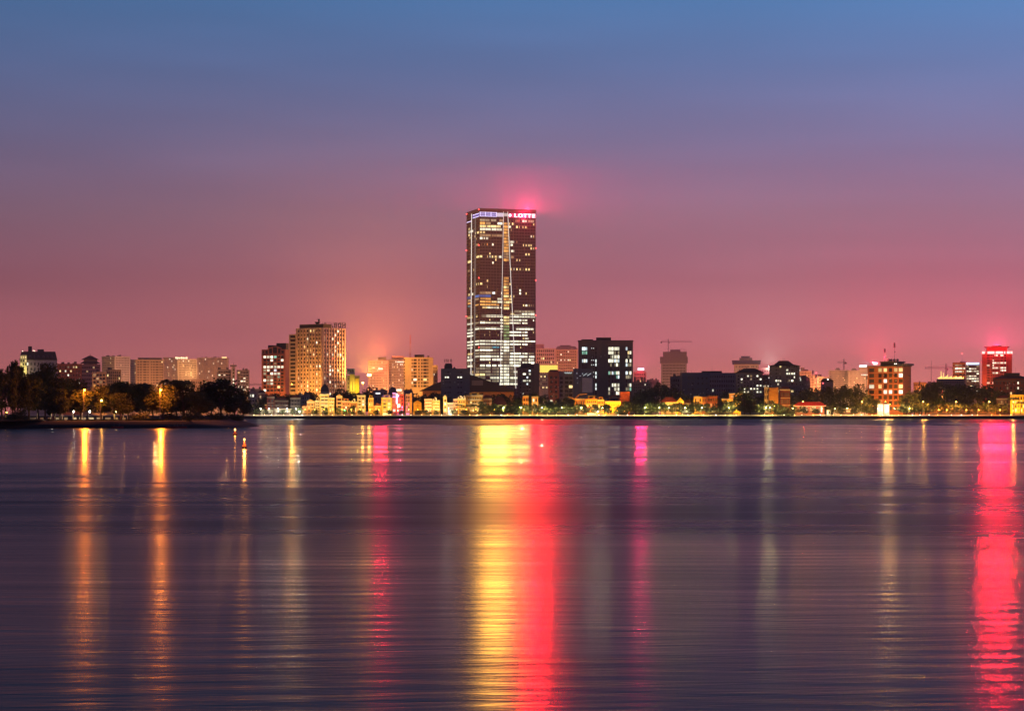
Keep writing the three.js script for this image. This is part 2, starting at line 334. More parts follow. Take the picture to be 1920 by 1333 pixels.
// the park spit: sloping bank down to the water, flat top
{
  const pts = [];                                                    // its edge at the water, pixel and distance
  const edge = [[-190, 560], [-60, 596], [60, 612], [180, 606], [300, 611], [390, 618], [440, 640], [468, 668], [484, 700], [487, 716], [478, 736], [455, 770], [380, 800], [200, 820], [-200, 830]];
  for (const [p, Z] of edge) pts.push(V((p - 960) * Z / F, 0, -Z));
  const c = new THREE.CatmullRomCurve3(pts, true, 'centripetal').getPoints(160), mid = V(0, 0, 0); c.forEach((p) => mid.add(p)); mid.divideScalar(c.length);
  const levels = [[0, -0.8], [0.4, 0.25], [3.2, 1.1], [6.4, 1.85], [8, 2.15]], pos = [], idx = [], n = c.length;
  levels.forEach(([inn, y]) => c.forEach((p, i) => { const a = c[(i + n - 1) % n], b = c[(i + 1) % n], t = b.clone().sub(a).normalize(), nx = -t.z, nz = t.x, s = (nx * (mid.x - p.x) + nz * (mid.z - p.z)) > 0 ? 1 : -1; const j = y > 0 ? (noise(i * 0.7, y * 3) - 0.5) * 0.5 : 0; pos.push(p.x + nx * s * (inn + j), y + j * 0.4, p.z + nz * s * (inn + j)); }));
  for (let l = 0; l < levels.length - 1; l++) for (let i = 0; i < n; i++) { const a = l * n + i, b = l * n + (i + 1) % n; idx.push(a, a + n, b, b, a + n, b + n); }
  pos.push(mid.x, 2.3, mid.z); const m = pos.length / 3 - 1; for (let i = 0; i < n; i++) idx.push((levels.length - 1) * n + i, m, (levels.length - 1) * n + (i + 1) % n);
  const g = new THREE.BufferGeometry(); g.setAttribute('position', new THREE.Float32BufferAttribute(pos, 3)); g.setAttribute('uv', new THREE.Float32BufferAttribute(new Array(pos.length / 3 * 2).fill(0), 2)); g.setIndex(idx); g.computeVertexNormals();
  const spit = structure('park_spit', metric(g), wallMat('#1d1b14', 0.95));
}
// ---------------------------------------------------------------- the skyscraper
const font = await new FontLoader().loadAsync('fonts/droid/droid_sans_bold.typeface.json');
function letters(parent, name, text, height, depth, mat, x, y, z, width, ry = 0) {
  const g = new TextGeometry(text, { font, size: height, depth, curveSegments: 3, bevelEnabled: false }); g.computeBoundingBox();
  const b = g.boundingBox; g.translate(-(b.min.x + b.max.x) / 2, -b.min.y, 0); if (width) g.scale(width / (b.max.x - b.min.x), 1, 1);
  const p = part(parent, name, g, mat); p.position.set(x, y, z); p.rotation.y = ry; return p;
}
{
  const Z = 2750, k = Z / F, th = 0.3, xc = 899, R = (1005 - xc) * k / Math.cos(th), L = (xc - 873) * k / Math.sin(th);
  const p = at(xc, 0, Z); p.y = GROUND;
  const T = thing('glass_tower', 'tall dark glass skyscraper with lit floors, white edge lights and red rooftop sign', 'skyscraper', p, th);
  const Y = (y) => EYE + (HORIZON - y) * k - GROUND, H = Y(395);
  const FM = frontM(0), LM = leftAt(0, L), fu = (px) => (px - xc) / (1005 - xc) * R, lu = (px) => (px - 873) / (xc - 873) * L;
  const skin = plain(0.012, 0.012, 0.02, 0.14), band = plain(0.035, 0.034, 0.045, 0.45), frame = plain(0.045, 0.038, 0.042, 0.45);
  part(T, 'glass_core', new THREE.BoxGeometry(R - 0.6, H, L - 0.6).translate(R / 2, H / 2, -L / 2), skin);
  const pitch = 5.69, y00 = 554.5;
  // spandrel bands and mullions stand proud of the glass
  const B = new Boxes(), C = new Boxes(), G = new Boxes();
  for (let r = -27; r < 38; r++) {
    const y = Y(y00 + (r + 0.5) * pitch); if (y < 1 || y > H - 3) continue;
    B.m.copy(FM); B.add(0.02, R - 0.02, y - 0.55, y + 0.55, -0.4, 0.02); B.m.copy(LM); B.add(0.02, L - 0.45, y - 0.55, y + 0.55, -0.4, 0.02);
  }
  const bays = 20, lb = 14;
  for (let i = 0; i <= bays; i++) { const u = Math.min(R - 0.3, Math.max(0.3, i / bays * R)); C.m.copy(FM); C.add(u - (i % 2 ? 0.12 : 0.25), u + (i % 2 ? 0.12 : 0.25), 0, H, -0.4, i % 2 ? 0.1 : 0.16); }
  for (let i = 0; i <= lb; i++) { const u = Math.min(L - 0.5, Math.max(0.3, i / lb * L)); C.m.copy(LM); C.add(u - 0.18, u + 0.18, 0, H, -0.4, 0.13); }
  const sb = part(T, 'floor_band', B.build(), band); sb.userData.kind = 'stuff';
  const mu = part(T, 'mullion', C.build(), frame); mu.userData.kind = 'stuff';
  // lit panes: rows read from the photograph; x in the photograph's pixels, l = left wall
  const pane = (px0, px1, y, t, hh = 3.3) => {
    const left = px1 <= xc + 0.5, M = left ? LM : FM, f = left ? lu : fu, a = Math.max(0.5, f(px0)), b = Math.min((left ? L : R) - 0.6, f(px1)); if (b - a < 0.3) return;
    const mm = new THREE.Matrix4().multiplyMatrices(M, new THREE.Matrix4().makeTranslation((a + b) / 2, Y(y), -0.19).multiply(new THREE.Matrix4().makeScale(b - a, hh * between(0.82, 0.95), 0.14)));
    const w = part(T, 'window', BOX, lit(t)); mm.decompose(w.position, w.quaternion, w.scale);
  };
  const run = (y, x0, x1, t) => {                                  // a run of panes, one to each bay
    if (x0 < xc && x1 > xc) { run(y, x0, xc, t); run(y, xc, x1, t); return; }
    const step = x0 < xc - 0.5 && x1 <= xc + 0.5 ? 9 : 10.6;
    let x = x0; while (x < x1 - 0.8) { const e = Math.min(x1, (Math.floor((x - xc) / step + 0.02) + 1) * step + xc); pane(x + 0.12, e - 0.35, y, t === 'm' ? (rnd() < 0.35 ? 'd' : 'w') : t); x = e; }
  };
  const low = `280 225-303:y 345-370:y 420-480:d 480-690:w 770-1095:w|325 515-530:y 600-610:y 655-690:w 770-920:w 930-995:w 1065-1080:w|360 225-310:w 335-385:d 400-690:w 770-912:w 930-1000:w|400 655-690:w|435 230-303:w 330-690:w 850-1075:w
475 225-310:w 517-526:y 658-690:w 770-920:w 930-1000:w 1066-1080:y|515 225-310:w 455-465:y 517-526:y 600-608:y 625-632:y 655-690:d 770-918:w 930-1000:w|555 935-960:y 965-1010:w|590 225-310:w 330-690:w 770-1095:w|628 225-310:w 330-690:w 772-915:w 930-1000:w
668 225-300:w 400-555:d 556-645:t 655-690:w 775-830:d 905-916:y|705 330-560:w 560-640:d 655-690:w 775-830:d|745 235-300:y 330-470:d 470-640:d 655-690:w 775-915:w 930-1000:w 1010-1080:d|785 230-255:w 330-640:m 655-690:w 775-1000:m 1015-1085:w|825 225-303:w 400-540:w 552-690:w 770-920:w 930-995:d 1010-1080:w
865 230-260:d 515-528:y 655-690:d 770-912:w 930-1000:w 1010-1085:w|900 230-300:w 400-470:w 478-540:w 552-612:w 628-690:w 770-912:w 930-1000:w|940 345-540:d 552-640:d 655-690:w 775-860:d|980 290-310:y 340-540:d 552-640:d 655-690:w 775-870:m|1015 285-310:w 335-470:y 478-640:d 655-690:w 775-870:d
1055 275-300:w 340-470:m 528-640:w 650-690:w 775-870:w|1095 400-470:d 478-540:d 552-640:d 655-690:w 775-870:m|1133 645-690:w 772-870:m`;
  for (const line of low.split(/[|\n]/)) { const [y, ...s] = line.trim().split(' '); for (const q of s) { const [, a, b, t] = q.match(/(\d+)-(\d+):(\w)/); run(550 + y / 6.667, 840 + a / 6.667, 840 + b / 6.667, t); } }
  const high = `30 225-280:b 335-390:b 390-540:b|65 235-280:e 335-385:e 405-540:o 618-680:w 768-800:y|100 235-280:o 400-545:o 548-615:y 620-685:w 768-800:y|135 235-272:t 335-380:o 400-640:o|170 430-490:y 490-560:w 560-640:w 655-680:w|140 940-955:y 970-995:w 1012-1024:y 1040-1052:e 1066-1076:e|215 830-920:d 925-1000:d 1005-1080:d|245 780-830:y 835-920:d 925-1000:w 1005-1085:w`;
  for (const line of high.split('|')) { const [y, ...s] = line.trim().split(' '); for (const q of s) { const [, a, b, t] = q.match(/(\d+)-(\d+):(\w)/); run(550 + y / 6.667, 840 + a / 6.667, 840 + b / 6.667, t); } }
  const top = `350 400-520:d 530-610:d 640-690:e 840-900:d 930-990:w 1005-1080:d|385 400-470:o 475-540:e 620-690:w 800-828:y 765-775:y 1070-1082:y|420 240-270:y 390-480:y 490-660:y|432 765-790:w 850-875:y 888-898:y 930-948:y 965-985:y|455 245-310:w 400-540:w 545-680:w 785-800:e|490 240-265:y 330-345:y 360-385:y 395-430:y 440-460:y|555 260-275:y 325-340:y 390-540:e 545-690:e 1035-1055:w 1070-1080:y|587 350-358:y 395-435:w 445-468:w 475-505:w|600 775-828:w 858-868:e|640 940-950:y 970-992:y 1008-1024:y|657 352-362:y 368-380:r 418-424:e 455-462:e 485-500:o 550-573:w|670 780-812:w 970-985:y 1012-1020:y 1032-1053:y|708 1032-1055:y 1072-1080:y|735 788-830:w|758 515-535:y|772 968-990:y 1005-1025:y|792 350-395:y 400-432:y 488-500:y 520-532:w 548-562:y 572-580:y 590-615:y 635-670:w
800 788-828:e|830 235-280:y 592-610:y 858-870:y 892-905:y|895 552-575:w|940 740-745:y 783-796:y 815-832:w 855-872:y 895-912:y|970 235-262:e 310-320:y 940-946:y 970-992:y 1008-1024:y|1095 485-505:y|1128 348-356:y 372-380:y 400-432:y|1135 770-785:y|1165 255-275:y|1197 488-497:y 600-608:y 862-868:e|1205 893-915:w|1240 415-550:e 556-588:c 665-680:w 973-986:y 1040-1045:y|1265 240-265:y 290-310:w 390-608:e 665-680:w|1275 893-915:w|1305 775-792:y 812-830:y`;
  for (const line of top.split(/[|\n]/)) { const [y, ...s] = line.trim().split(' '); for (const q of s) { const [, a, b, t] = q.match(/(\d+)-(\d+):(\w)/); const yy = 360 + y / 6.667, row = Math.round((yy - y00) / pitch); run(y00 + row * pitch, 840 + a / 6.667, 840 + b / 6.667, t); } }
  // the lit stairwell slot in the middle of the front
  for (let r = -24; r < 30; r++) {
    const y = y00 + r * pitch; if (y > 491 && y < 516 || y > 580 && y < 590) continue;
    const t = y < 491 ? (rnd() < 0.75 ? 'o' : 'e') : y < 580 ? (rnd() < 0.5 ? 'y' : 'o') : y < 611 ? 'y' : y < 635 ? 'l' : y < 659 ? 'w' : y < 681 ? 'd' : 'w';
    if (r % 6 === 3 && y < 520) continue;
    pane(944.6, 949.2, y, t, t === 'w' ? 5.0 : 4.0); pane(949.7, 953.6 + (y > 560 ? 1 : 0), y, t, t === 'w' ? 5.0 : 4.0);
  }
  // white light lines up the edges and folds
  const line = glow(1, 0.93, 0.85, 1.1), dimLine = glow(1, 0.9, 0.85, 0.32);
  const strip = (M, f, x0, y0, x1, y1, r, m) => { const a = V(f(x0), Y(y0), 0.35).applyMatrix4(M), b = V(f(x1), Y(y1), 0.35).applyMatrix4(M); part(T, 'light_strip', bar(a, b, r, 6), m); };
  strip(LM, lu, 883.6, 396, 882.2, 722, 0.42, line); strip(LM, lu, 891, 398, 889.5, 722, 0.36, dimLine);
  strip(FM, fu, 944, 395, 937.6, 725, 0.24, line); strip(FM, fu, 951.8, 395, 967.2, 728, 0.32, line);
  // crown: parapet, lit lavender band with dark panels, roof plant, the sign
  part(T, 'parapet', new THREE.BoxGeometry(R + 0.5, 4.2, L + 0.5).translate(R / 2, H + 1.2, -L / 2), plain(0.05, 0.035, 0.05, 0.5));
  const lav = glow(0.72, 0.64, 1, 1.7), blue = glow(0.2, 0.16, 0.75, 0.5), white = glow(1, 0.9, 1, 2.2), pinkish = glow(1, 0.55, 0.8, 1.2);
  const panel = (x0, x1, ya, yb, m, z = 0.25, name = 'lit_panel', left = false) => { const f = left ? lu : fu, M = left ? LM : FM; const q = part(T, name, BOX, m); new THREE.Matrix4().multiplyMatrices(M, new THREE.Matrix4().makeTranslation((f(x0) + f(x1)) / 2, Y((ya + yb) / 2), z).multiply(new THREE.Matrix4().makeScale(f(x1) - f(x0), (yb - ya) * k, 0.3))).decompose(q.position, q.quaternion, q.scale); return q; };
  panel(899.3, 931, 397.4, 398.2, lav); panel(899.3, 931, 404.6, 405.5, lav); panel(899.3, 931, 401.2, 401.8, lav);
  for (const x of [899.5, 909.6, 920, 930.3]) panel(x, x + 0.9, 397, 405.4, lav, 0.4);
  for (let i = 0; i < 3; i++) { panel(900.6 + i * 10.4, 909.2 + i * 10.4, 398.4, 401, blue, 0.2); panel(900.6 + i * 10.4, 909.2 + i * 10.4, 402, 404.4, blue, 0.2); }
  panel(931.6, 944, 398, 405.2, glow(0.85, 0.72, 0.9, 0.8), 0.3); panel(945, 951.4, 398.4, 404, glow(0.9, 0.8, 0.75, 0.6), 0.3);
  panel(886, 898.4, 399, 400.2, lav, 0.3, 'lit_panel', true); panel(886, 898.4, 404.5, 405.7, lav, 0.3, 'lit_panel', true); panel(886, 891, 400.3, 404.4, blue, 0.2, 'lit_panel', true); panel(892, 898, 400.3, 404.4, blue, 0.2, 'lit_panel', true); panel(874, 883, 409.3, 410.4, lav, 0.3, 'lit_panel', true);
  const backing = panel(953.5, 1004.4, 397.8, 406, glow(1, 0.05, 0.16, 1.0), 0.3, 'sign_board');
  part(T, 'sign_emblem', new THREE.TorusGeometry(1.35, 0.6, 8, 20).translate(fu(956), Y(402), 0.9), white);
  letters(T, 'sign_letters', 'LOTTE', (406 - 398.6) * k * 0.93, 0.7, white, fu(983.8), Y(405.4), 0.5, (1003.6 - 964) / (1005 - xc) * R);
  panel(908, 930, 393, 394.3, pinkish, -6); panel(932, 952, 391.8, 393.6, glow(1, 0.72, 0.2, 2.2), -7, 'roof_light'); panel(960, 1003, 393.3, 396.4, glow(1, 0.03, 0.08, 0.8), -5, 'roof_light'); panel(961, 965, 391.2, 393.4, plain(0.05, 0.03, 0.04, 0.6), -8, 'roof_plant');
  const rod = part(T, 'added_haze_rod', cyl(0.05, 0.02, 62, 5), METAL); rod.position.set(fu(960), H, -L * 0.5);  // added rod, there to raise the haze layer above the roof
  // aircraft warning lights
  const red = glow(1, 0.06, 0.05, 6);
  for (const [x, y] of [[1004.6, 463], [1004.6, 523.5], [1004.6, 589.5], [873.6, 463], [873.6, 589.5], [898.8, 459.5], [898.8, 521], [898.6, 651], [874, 393.5], [898.5, 392.5]]) { const f = x < 899 ? lu : fu, M = x < 899 ? LM : FM, q = part(T, 'warning_light', new THREE.SphereGeometry(0.8, 8, 6), red); q.position.set(f(x), Y(y), 0.7).applyMatrix4(M); }
  // light of the sign: across the lake from its face, and a red wash on the glass
  const sign = new THREE.RectAreaLight(new THREE.Color(1, 0.0006, 0.008), LIGHTS.sign, R * 0.34, 6.5); sign.name = 'sign_light'; sign.position.set(fu(999), Y(401.5), 1.9); sign.rotation.y = Math.PI; T.add(sign);
  const wash = new THREE.PointLight(new THREE.Color(1, 0.02, 0.08), LIGHTS.wash); wash.name = 'sign_wash'; wash.position.set(fu(985), Y(402), 9); wash.shadow.radius = 60; wash.castShadow = true; T.add(wash);
  // added red lamp hidden behind the parapet, only for the halo in the haze
  part(T, 'added_lamp_base', cyl(0.3, 0.2, 0.9, 8), METAL).position.set(fu(996), H + 3.3, -17); part(T, 'added_roof_lamp', new THREE.SphereGeometry(0.16, 10, 8), glow(1, 0.1, 0.15, 12)).position.set(fu(996), H + 4.4, -17);
  const fl = new THREE.PointLight(new THREE.Color(1, 0.02, 0.11), LIGHTS.addedhalo); fl.name = 'flood_glow_beam'; fl.position.set(fu(996), H + 4.4, -17); fl.castShadow = true; fl.shadow.radius = 5; T.add(fl);
  // unseen lights before the lit floors, placed for gold streaks on the lake
  const streakLight = (I, w, h, x, y, c) => { const l = new THREE.RectAreaLight(new THREE.Color(...c), I, w, h); l.name = 'unseen_floors_light'; l.position.set(x, Y(y), 1.2); l.rotation.set(0, Math.PI, 0); T.add(l); };
  streakLight(LIGHTS.floors, R * 0.86, 58, R * 0.46, 640, [1, 0.5, 0.1]); streakLight(LIGHTS.slot, R * 0.46, 150, fu(926), 500, [1, 0.46, 0.05]);
}
// ---------------------------------------------------------------- buildings from left to right
const faceLight = (b, name, color, I, w, h, x, y, z = 1.2) => { const l = new THREE.RectAreaLight(new THREE.Color(...color), I, w, h); l.name = name; l.position.set(x, y, z); l.rotation.y = Math.PI; b.add(l); return l; };
const omni = (b, name, color, I, x, y, z, r = 20) => { const l = new THREE.PointLight(new THREE.Color(...color), I); l.name = name; l.position.set(x, y, z); l.castShadow = true; l.shadow.radius = r; b.add(l); return l; };
function upGlow(b, color, I, w, d, x, y, z) { const l = new THREE.RectAreaLight(new THREE.Color(...color), I, w, d); l.name = 'unseen_glow_light'; l.position.set(x, y, z); l.rotation.x = Math.PI / 2; b.add(l); }  // upward light added only for a halo in the haze
function panelOn(b, name, mat, x0, x1, ya, yb, z = 0.3, d = 0.3) { const p = part(b, name, BOX, mat); p.position.set((b.px(x0) + b.px(x1)) / 2, (b.py(ya) + b.py(yb)) / 2, z); p.scale.set(b.px(x1) - b.px(x0), Math.abs(b.py(ya) - b.py(yb)), d); return p; }
let b;
// --- mansard hotel far left
b = building({ name: 'mansard_hotel', label: 'dark hotel with mansard roof and a yellow-lit corner bay, far left', x0: 37, x1: 105, top: 675, Z: 2300, wall: '#9c8c90', front: { n: 9, r: 6, lo: 735, w: 0.4, h: 0.5, lit: { p: 0.08, t: 'wo' } } });
part(b, 'roof', metric(frustum(b.xa - 0.6, b.xa + b.W + 0.4, -b.D - 0.4, 0.5, b.h, b.py(659), 2.2, 2.2)), DARKROOF);
for (const x of [56, 63.5, 71, 80, 87.5, 95]) { const d = part(b, 'dormer', metric(new THREE.CylinderGeometry(1.1, 1.1, 1.6, 14, 1, false).rotateX(Math.PI / 2)), wallMat('#706874')); d.position.set(b.px(x), b.py(668.5), 0.2); const w = part(d, 'dormer_window', BOX, GLASS); w.position.set(0, b.py(670.5) - b.py(668.5), 0.7); w.scale.set(1.5, 3.4, 0.6); }
roofBox(b, 'roof_turret', DARKROOF, 52, 59, 649, -0.7, -0.3, b.py(661)); roofBox(b, 'roof_plant', DARKROOF, 69, 81, 654.5, -0.7, -0.3, b.py(661)); mast(b, 55, 643, 0.12, DARKMETAL, -0.5, 'antenna_mast', b.py(650));
{ const bay = panelOn(b, 'corner_bay', wallMat('#d8cf9a'), 37.5, 50, 666, 737, 0.5, 1.6); for (const x of [39.5, 43.6, 47.6]) for (let r = 0; r < 4; r++) { const w = panelOn(b, 'window', r === 0 ? lit('y') : rnd() < 0.4 ? lit('y') : GLASS, x - 1, x + 1, 668 + r * 6.6, 672 + r * 6.6, 1.34, 0.1); } }
omni(b, 'unseen_bay_flood', [1, 0.86, 0.35], 330, b.px(43), b.py(694), 8);  // unseen lamp placed to light the corner bay yellow
for (const [x, y] of [[61.5, 657.5], [64, 658], [42, 658.5]]) { const l = part(b, 'roof_light', new THREE.SphereGeometry(0.5, 8, 6), glow(1, 0.7, 0.5, 3)); l.position.set(b.px(x), b.py(y), 0.4); }
// --- brick blocks around the pagoda roof
b = building({ label: 'brown brick block with scattered yellow lit windows right of mansard hotel', x0: 107, x1: 152, top: 682, Z: 2480, wall: '#8a4f3e', front: { n: 8, r: 8, lo: 745, w: 0.5, h: 0.45, lit: { p: 0.34, t: 'wyde' } } }); clutter(b);
b = building({ name: 'pagoda_roofed_block', label: 'block topped with a tiered pagoda roof', x0: 146, x1: 187, top: 683, Z: 2750, wall: '#886e62', join: true, front: { n: 9, r: 8, lo: 745, w: 0.8, h: 0.4, lit: { p: 0.06, t: 'we' } } });
roofBox(b, 'lantern_storey', wallMat('#6a605c'), 156, 181, 674, -0.8, -0.1); part(b, 'roof', metric(frustum(b.px(150), b.px(187), -b.D, 1, b.py(681), b.py(677.5), 4, 4)), DARKROOF); part(b, 'upper_roof', metric(frustum(b.px(152), b.px(184), -b.D * 0.95, 0.8, b.py(674), b.py(667), 9, 5)), DARKROOF); part(b, 'roof_finial', cyl(0.6, 0.1, 3.5, 6), DARKROOF).position.set(b.px(168), b.py(667.2), -b.D / 2);
b = building({ label: 'low orange-lit block with open balconies in front of coral towers', x0: 172, x1: 198, top: 697, Z: 2250, wall: '#b8967c', front: { n: 4, r: 6, lo: 740, w: 0.72, h: 0.55, lit: { p: 0.4, t: 'yoe' } } }); clutter(b, 4);
b = building({ label: 'narrow coral block with ribbed piers beside low balconied block', x0: 198, x1: 226, top: 693, Z: 2300, wall: '#988070', join: true, front: { n: 7, r: 9, lo: 745, w: 0.5, h: 0.7, lit: { p: 0.03 } } }); clutter(b, 3);
b = building({ label: 'tall coral apartment tower with gridded windows behind low blocks', x0: 190, xc: 214, x1: 243, th: 0.6, top: 667.5, Z: 3500, wall: '#b8aca0', join: true, front: { n: 9, r: 15, lo: 735, w: 0.5, h: 0.5, lit: { p: 0.05, t: 'ye' } }, side: { n: 12, r: 15, lo: 735, w: 0.5, h: 0.5, lit: { p: 0.04, t: 'y' } } }); clutter(b, 6);
b = building({ label: 'slim coral tower squeezed between two apartment towers', x0: 243, x1: 256, top: 674, Z: 3700, wall: '#b8a08c', join: true, front: { n: 6, r: 14, lo: 735, w: 0.5, h: 0.5, lit: { p: 0.06, t: 'y' } } });
b = building({ label: 'red-brown apartment tower with two dark vertical balcony slots', x0: 254, x1: 305.5, top: 674, Z: 2950, wall: '#988070', join: true, front: { cols: [[257, 260], [262, 265], [268, 273.5], [275.5, 278], [282, 284], [286, 289], [291, 296], [298, 300], [301.5, 304]], r: 12, lo: 735, h: 0.5, lit: { p: 0.03, t: 'y' } } });
roofBox(b, 'roof_storey', wallMat('#786c68'), 258, 302, 670.5, -0.8, -0.1); clutter(b, 5);
b = building({ label: 'hazy gridded apartment slab behind the palm crowns', x0: 305, x1: 338, top: 670, Z: 4100, wall: '#b8a08c', join: true, front: { n: 15, r: 18, lo: 740, w: 0.5, h: 0.5, lit: { p: 0.05, t: 'wy' } } });
b = building({ label: 'orange floodlit apartment slab with glowing rooftop letters', x0: 332, x1: 369, top: 673, Z: 3600, wall: '#c8b09c', join: true, front: { n: 13, r: 14, lo: 735, w: 0.5, h: 0.4, lit: { p: 0.04, t: 'wy' } } });
omni(b, 'unseen_facade_flood', [1, 0.5, 0.16], 9000, b.px(356), b.py(700), 46); { for (let i = 0; i < 7; i++) panelOn(b, 'sign_letter', glow(1, 0.8, 0.45, 2.4), 328.5 + i * 3.3, 330.6 + i * 3.3, 669.4 + (i % 3) * 0.4, 672.6, -1, 0.5); upGlow(b, [1, 0.16, 0.08], 900, 20, 6, b.px(340), b.py(669), -3); }  // unseen lamp in front, placed to light the slab orange
b = building({ label: 'hazy gridded apartment slab with small rooftop lights', x0: 369, x1: 428, top: 670.5, Z: 4300, wall: '#b8a08c', join: true, front: { n: 24, r: 18, lo: 740, w: 0.5, h: 0.5, lit: { p: 0.05, t: 'wy' } } }); clutter(b, 7);
panelOn(b, 'roof_light', glow(1, 0.62, 0.25, 2.2), 415, 424, 669.4, 671, 0.5);
b = building({ label: 'low coral block just above the rounded tree', x0: 358, x1: 391, top: 711, Z: 2900, wall: '#b8967c', join: true, front: { n: 9, r: 4, lo: 745, w: 0.4, h: 0.5, lit: { p: 0.05 } } });
b = building({ label: 'violet-grey office block with bright strips of windows near the crane', x0: 407, x1: 433, top: 692.5, Z: 2650, wall: '#887c76', front: { n: 5, r: 9, lo: 745, w: 0.8, h: 0.4, lit: ['.....', 'w.w..', '.....', 'wwww.', '.....', '.....', '..ww.', '.....', '.....'] } }); clutter(b, 4);
b = building({ name: 'stair_tower', label: 'slim lit stair tower with cross-shaped top beside office block', x0: 433.5, x1: 440.5, top: 688, Z: 2640, wall: '#988c84', front: { n: 1, r: 9, lo: 745, w: 0.4, h: 0.45, lit: ['.', '.', '.', 'w', 'w', 'w', 'w', '.', 'w'] } }); roofBox(b, 'roof_crossbeam', wallMat('#887c76'), 431, 443, 684, -0.5, -0.2, b.py(687.5)); mast(b, 437, 680, 0.5, METAL);
b = building({ label: 'violet-grey block with white window rows, left of the gap in the skyline', x0: 443, x1: 467, top: 693.5, Z: 2660, wall: '#887c76', front: { n: 4, r: 10, lo: 750, w: 0.75, h: 0.4, lit: ['y...', '....', '..w.', '.ww.', '....', 'ww.w', '..w.', '.w..', '..r.', 'www.'] } }); clutter(b, 4);
b = building({ label: 'small coral house block with white lit gallery at the skyline gap', x0: 466, x1: 482, top: 734, Z: 1960, wall: '#b8967c', D: 12, front: { n: 3, r: 4, lo: 775, w: 0.5, h: 0.5, lit: ['ww.', '...', '.e.', '...'] } }); roofBox(b, 'roof_storey', wallMat('#886e62'), 469, 476, 728.5);
// --- office block with pediment
b = building({ name: 'office_block', label: 'coral office block with pediment and white lit windows left of bank tower', x0: 490, xc: 534.5, x1: 542, th: 0.3, top: 655, Z: 2180, wall: '#b06653', foot: 4,
  front: { n: 6, r: 11, lo: 735, hi: 666, w: 0.74, h: 0.66, lit: ['wwwg..', '..w..w', '...e..', 'wwwwww', 'dw.c..', 'd.www.', '.dd.g.', 'wdw...', '.dw...', '....y.', 'w.....'] }, side: null });
{ const fr = wallMat('#bd7058'), y0 = b.py(666), y1 = b.py(655); const s = new THREE.Shape([V(b.px(502), y1 - 0.1), V(b.px(529), y1 - 0.1), V(b.px(529), b.py(652.5)), V(b.px(517), b.py(648.5)), V(b.px(502), b.py(652.5))].map((q) => new THREE.Vector2(q.x, q.y))); part(b, 'pediment', metric(new THREE.ExtrudeGeometry(s, { depth: 1.2, bevelEnabled: false }).translate(0, 0, -1.2)), fr);
  for (const [a, c, t] of [[505, 510.5, 653.5], [512.5, 520, 650.5], [522.5, 527, 653.5]]) panelOn(b, 'window', GLASS2, a, c, t, 662, 0.05, 0.3); for (const [a, c] of [[492, 495], [498, 502], [529, 533.5]]) panelOn(b, 'window', GLASS2, a, c, 657.5, 662, 0.05, 0.3);
  for (const x of [504, 511.4, 521.2, 528]) panelOn(b, 'pilaster', fr, x - 0.5, x + 0.5, 653, 664.5, 0.3, 0.7); panelOn(b, 'cornice', fr, 490, 534, 664.4, 666, 0.4, 1.2); }
roofBox(b, 'roof_storey', DARKROOF, 501, 517, 647, -0.9, -0.2); roofBox(b, 'lift_house', DARKROOF, 517, 536, 643, -0.9, -0.25);
// --- bank tower
b = building({ name: 'bank_tower', label: 'tall orange-lit bank tower with reversed rooftop letters', x0: 554, xc: 604, x1: 648, th: 0.72, top: 614, Z: 2260, wall: '#c8b09c', foot: 4,
  front: { n: 8, r: 17, lo: 742, hi: 616, w: 0.42, h: 0.5, m: 0.04, lit: ['....yy..', '........', '...w....', '...e..w.', '..y.....', '...yy...', '.....w..', '...d....', '........', '....y.ww', '........', '....e.w.', 'w...d...', '...y..w.', '.w.w....', '...w..w.', '.w......'] },
  side: { n: 8, r: 17, lo: 742, hi: 616, w: 0.5, h: 0.55, m: 0.04, lit: ['.....w..', '....w...', 'd..w....', '.....w.e', '....w...', '..e.w...', '.w.w.ww.', '...r...w', '........', '..w.....', '..ww.w..', '..w.....', 'w.......', '..w....w', '....w...', 'y.......', '..w.w...'] } });
for (let i = 0; i <= 8; i++) { const p = part(b, 'pier', BOX, wallMat(i % 3 === 1 ? '#a89484' : '#c9ab97')); p.position.set(b.xa + b.W * (0.04 + i * 0.115), b.h / 2, 0.25); p.scale.set(i % 2 ? 0.7 : 1.3, b.h - 1.5, i % 2 ? 0.6 : 0.9); }
for (let i = 0; i <= 8; i++) { const p = part(b, 'pier', BOX, wallMat('#b9a294')); p.position.set(b.xa + b.W + 0.2, b.h / 2, -b.D * (0.05 + i * 0.113)); p.scale.set(0.7, b.h - 1.5, i % 2 ? 0.6 : 1.2); }
part(b, 'roof_slab', metric(new THREE.BoxGeometry(b.W * 0.9, 4.2, b.D * 0.34).translate(b.xa + b.W * 0.56, b.h + 1.9, -b.D * 0.2)), DARKROOF);
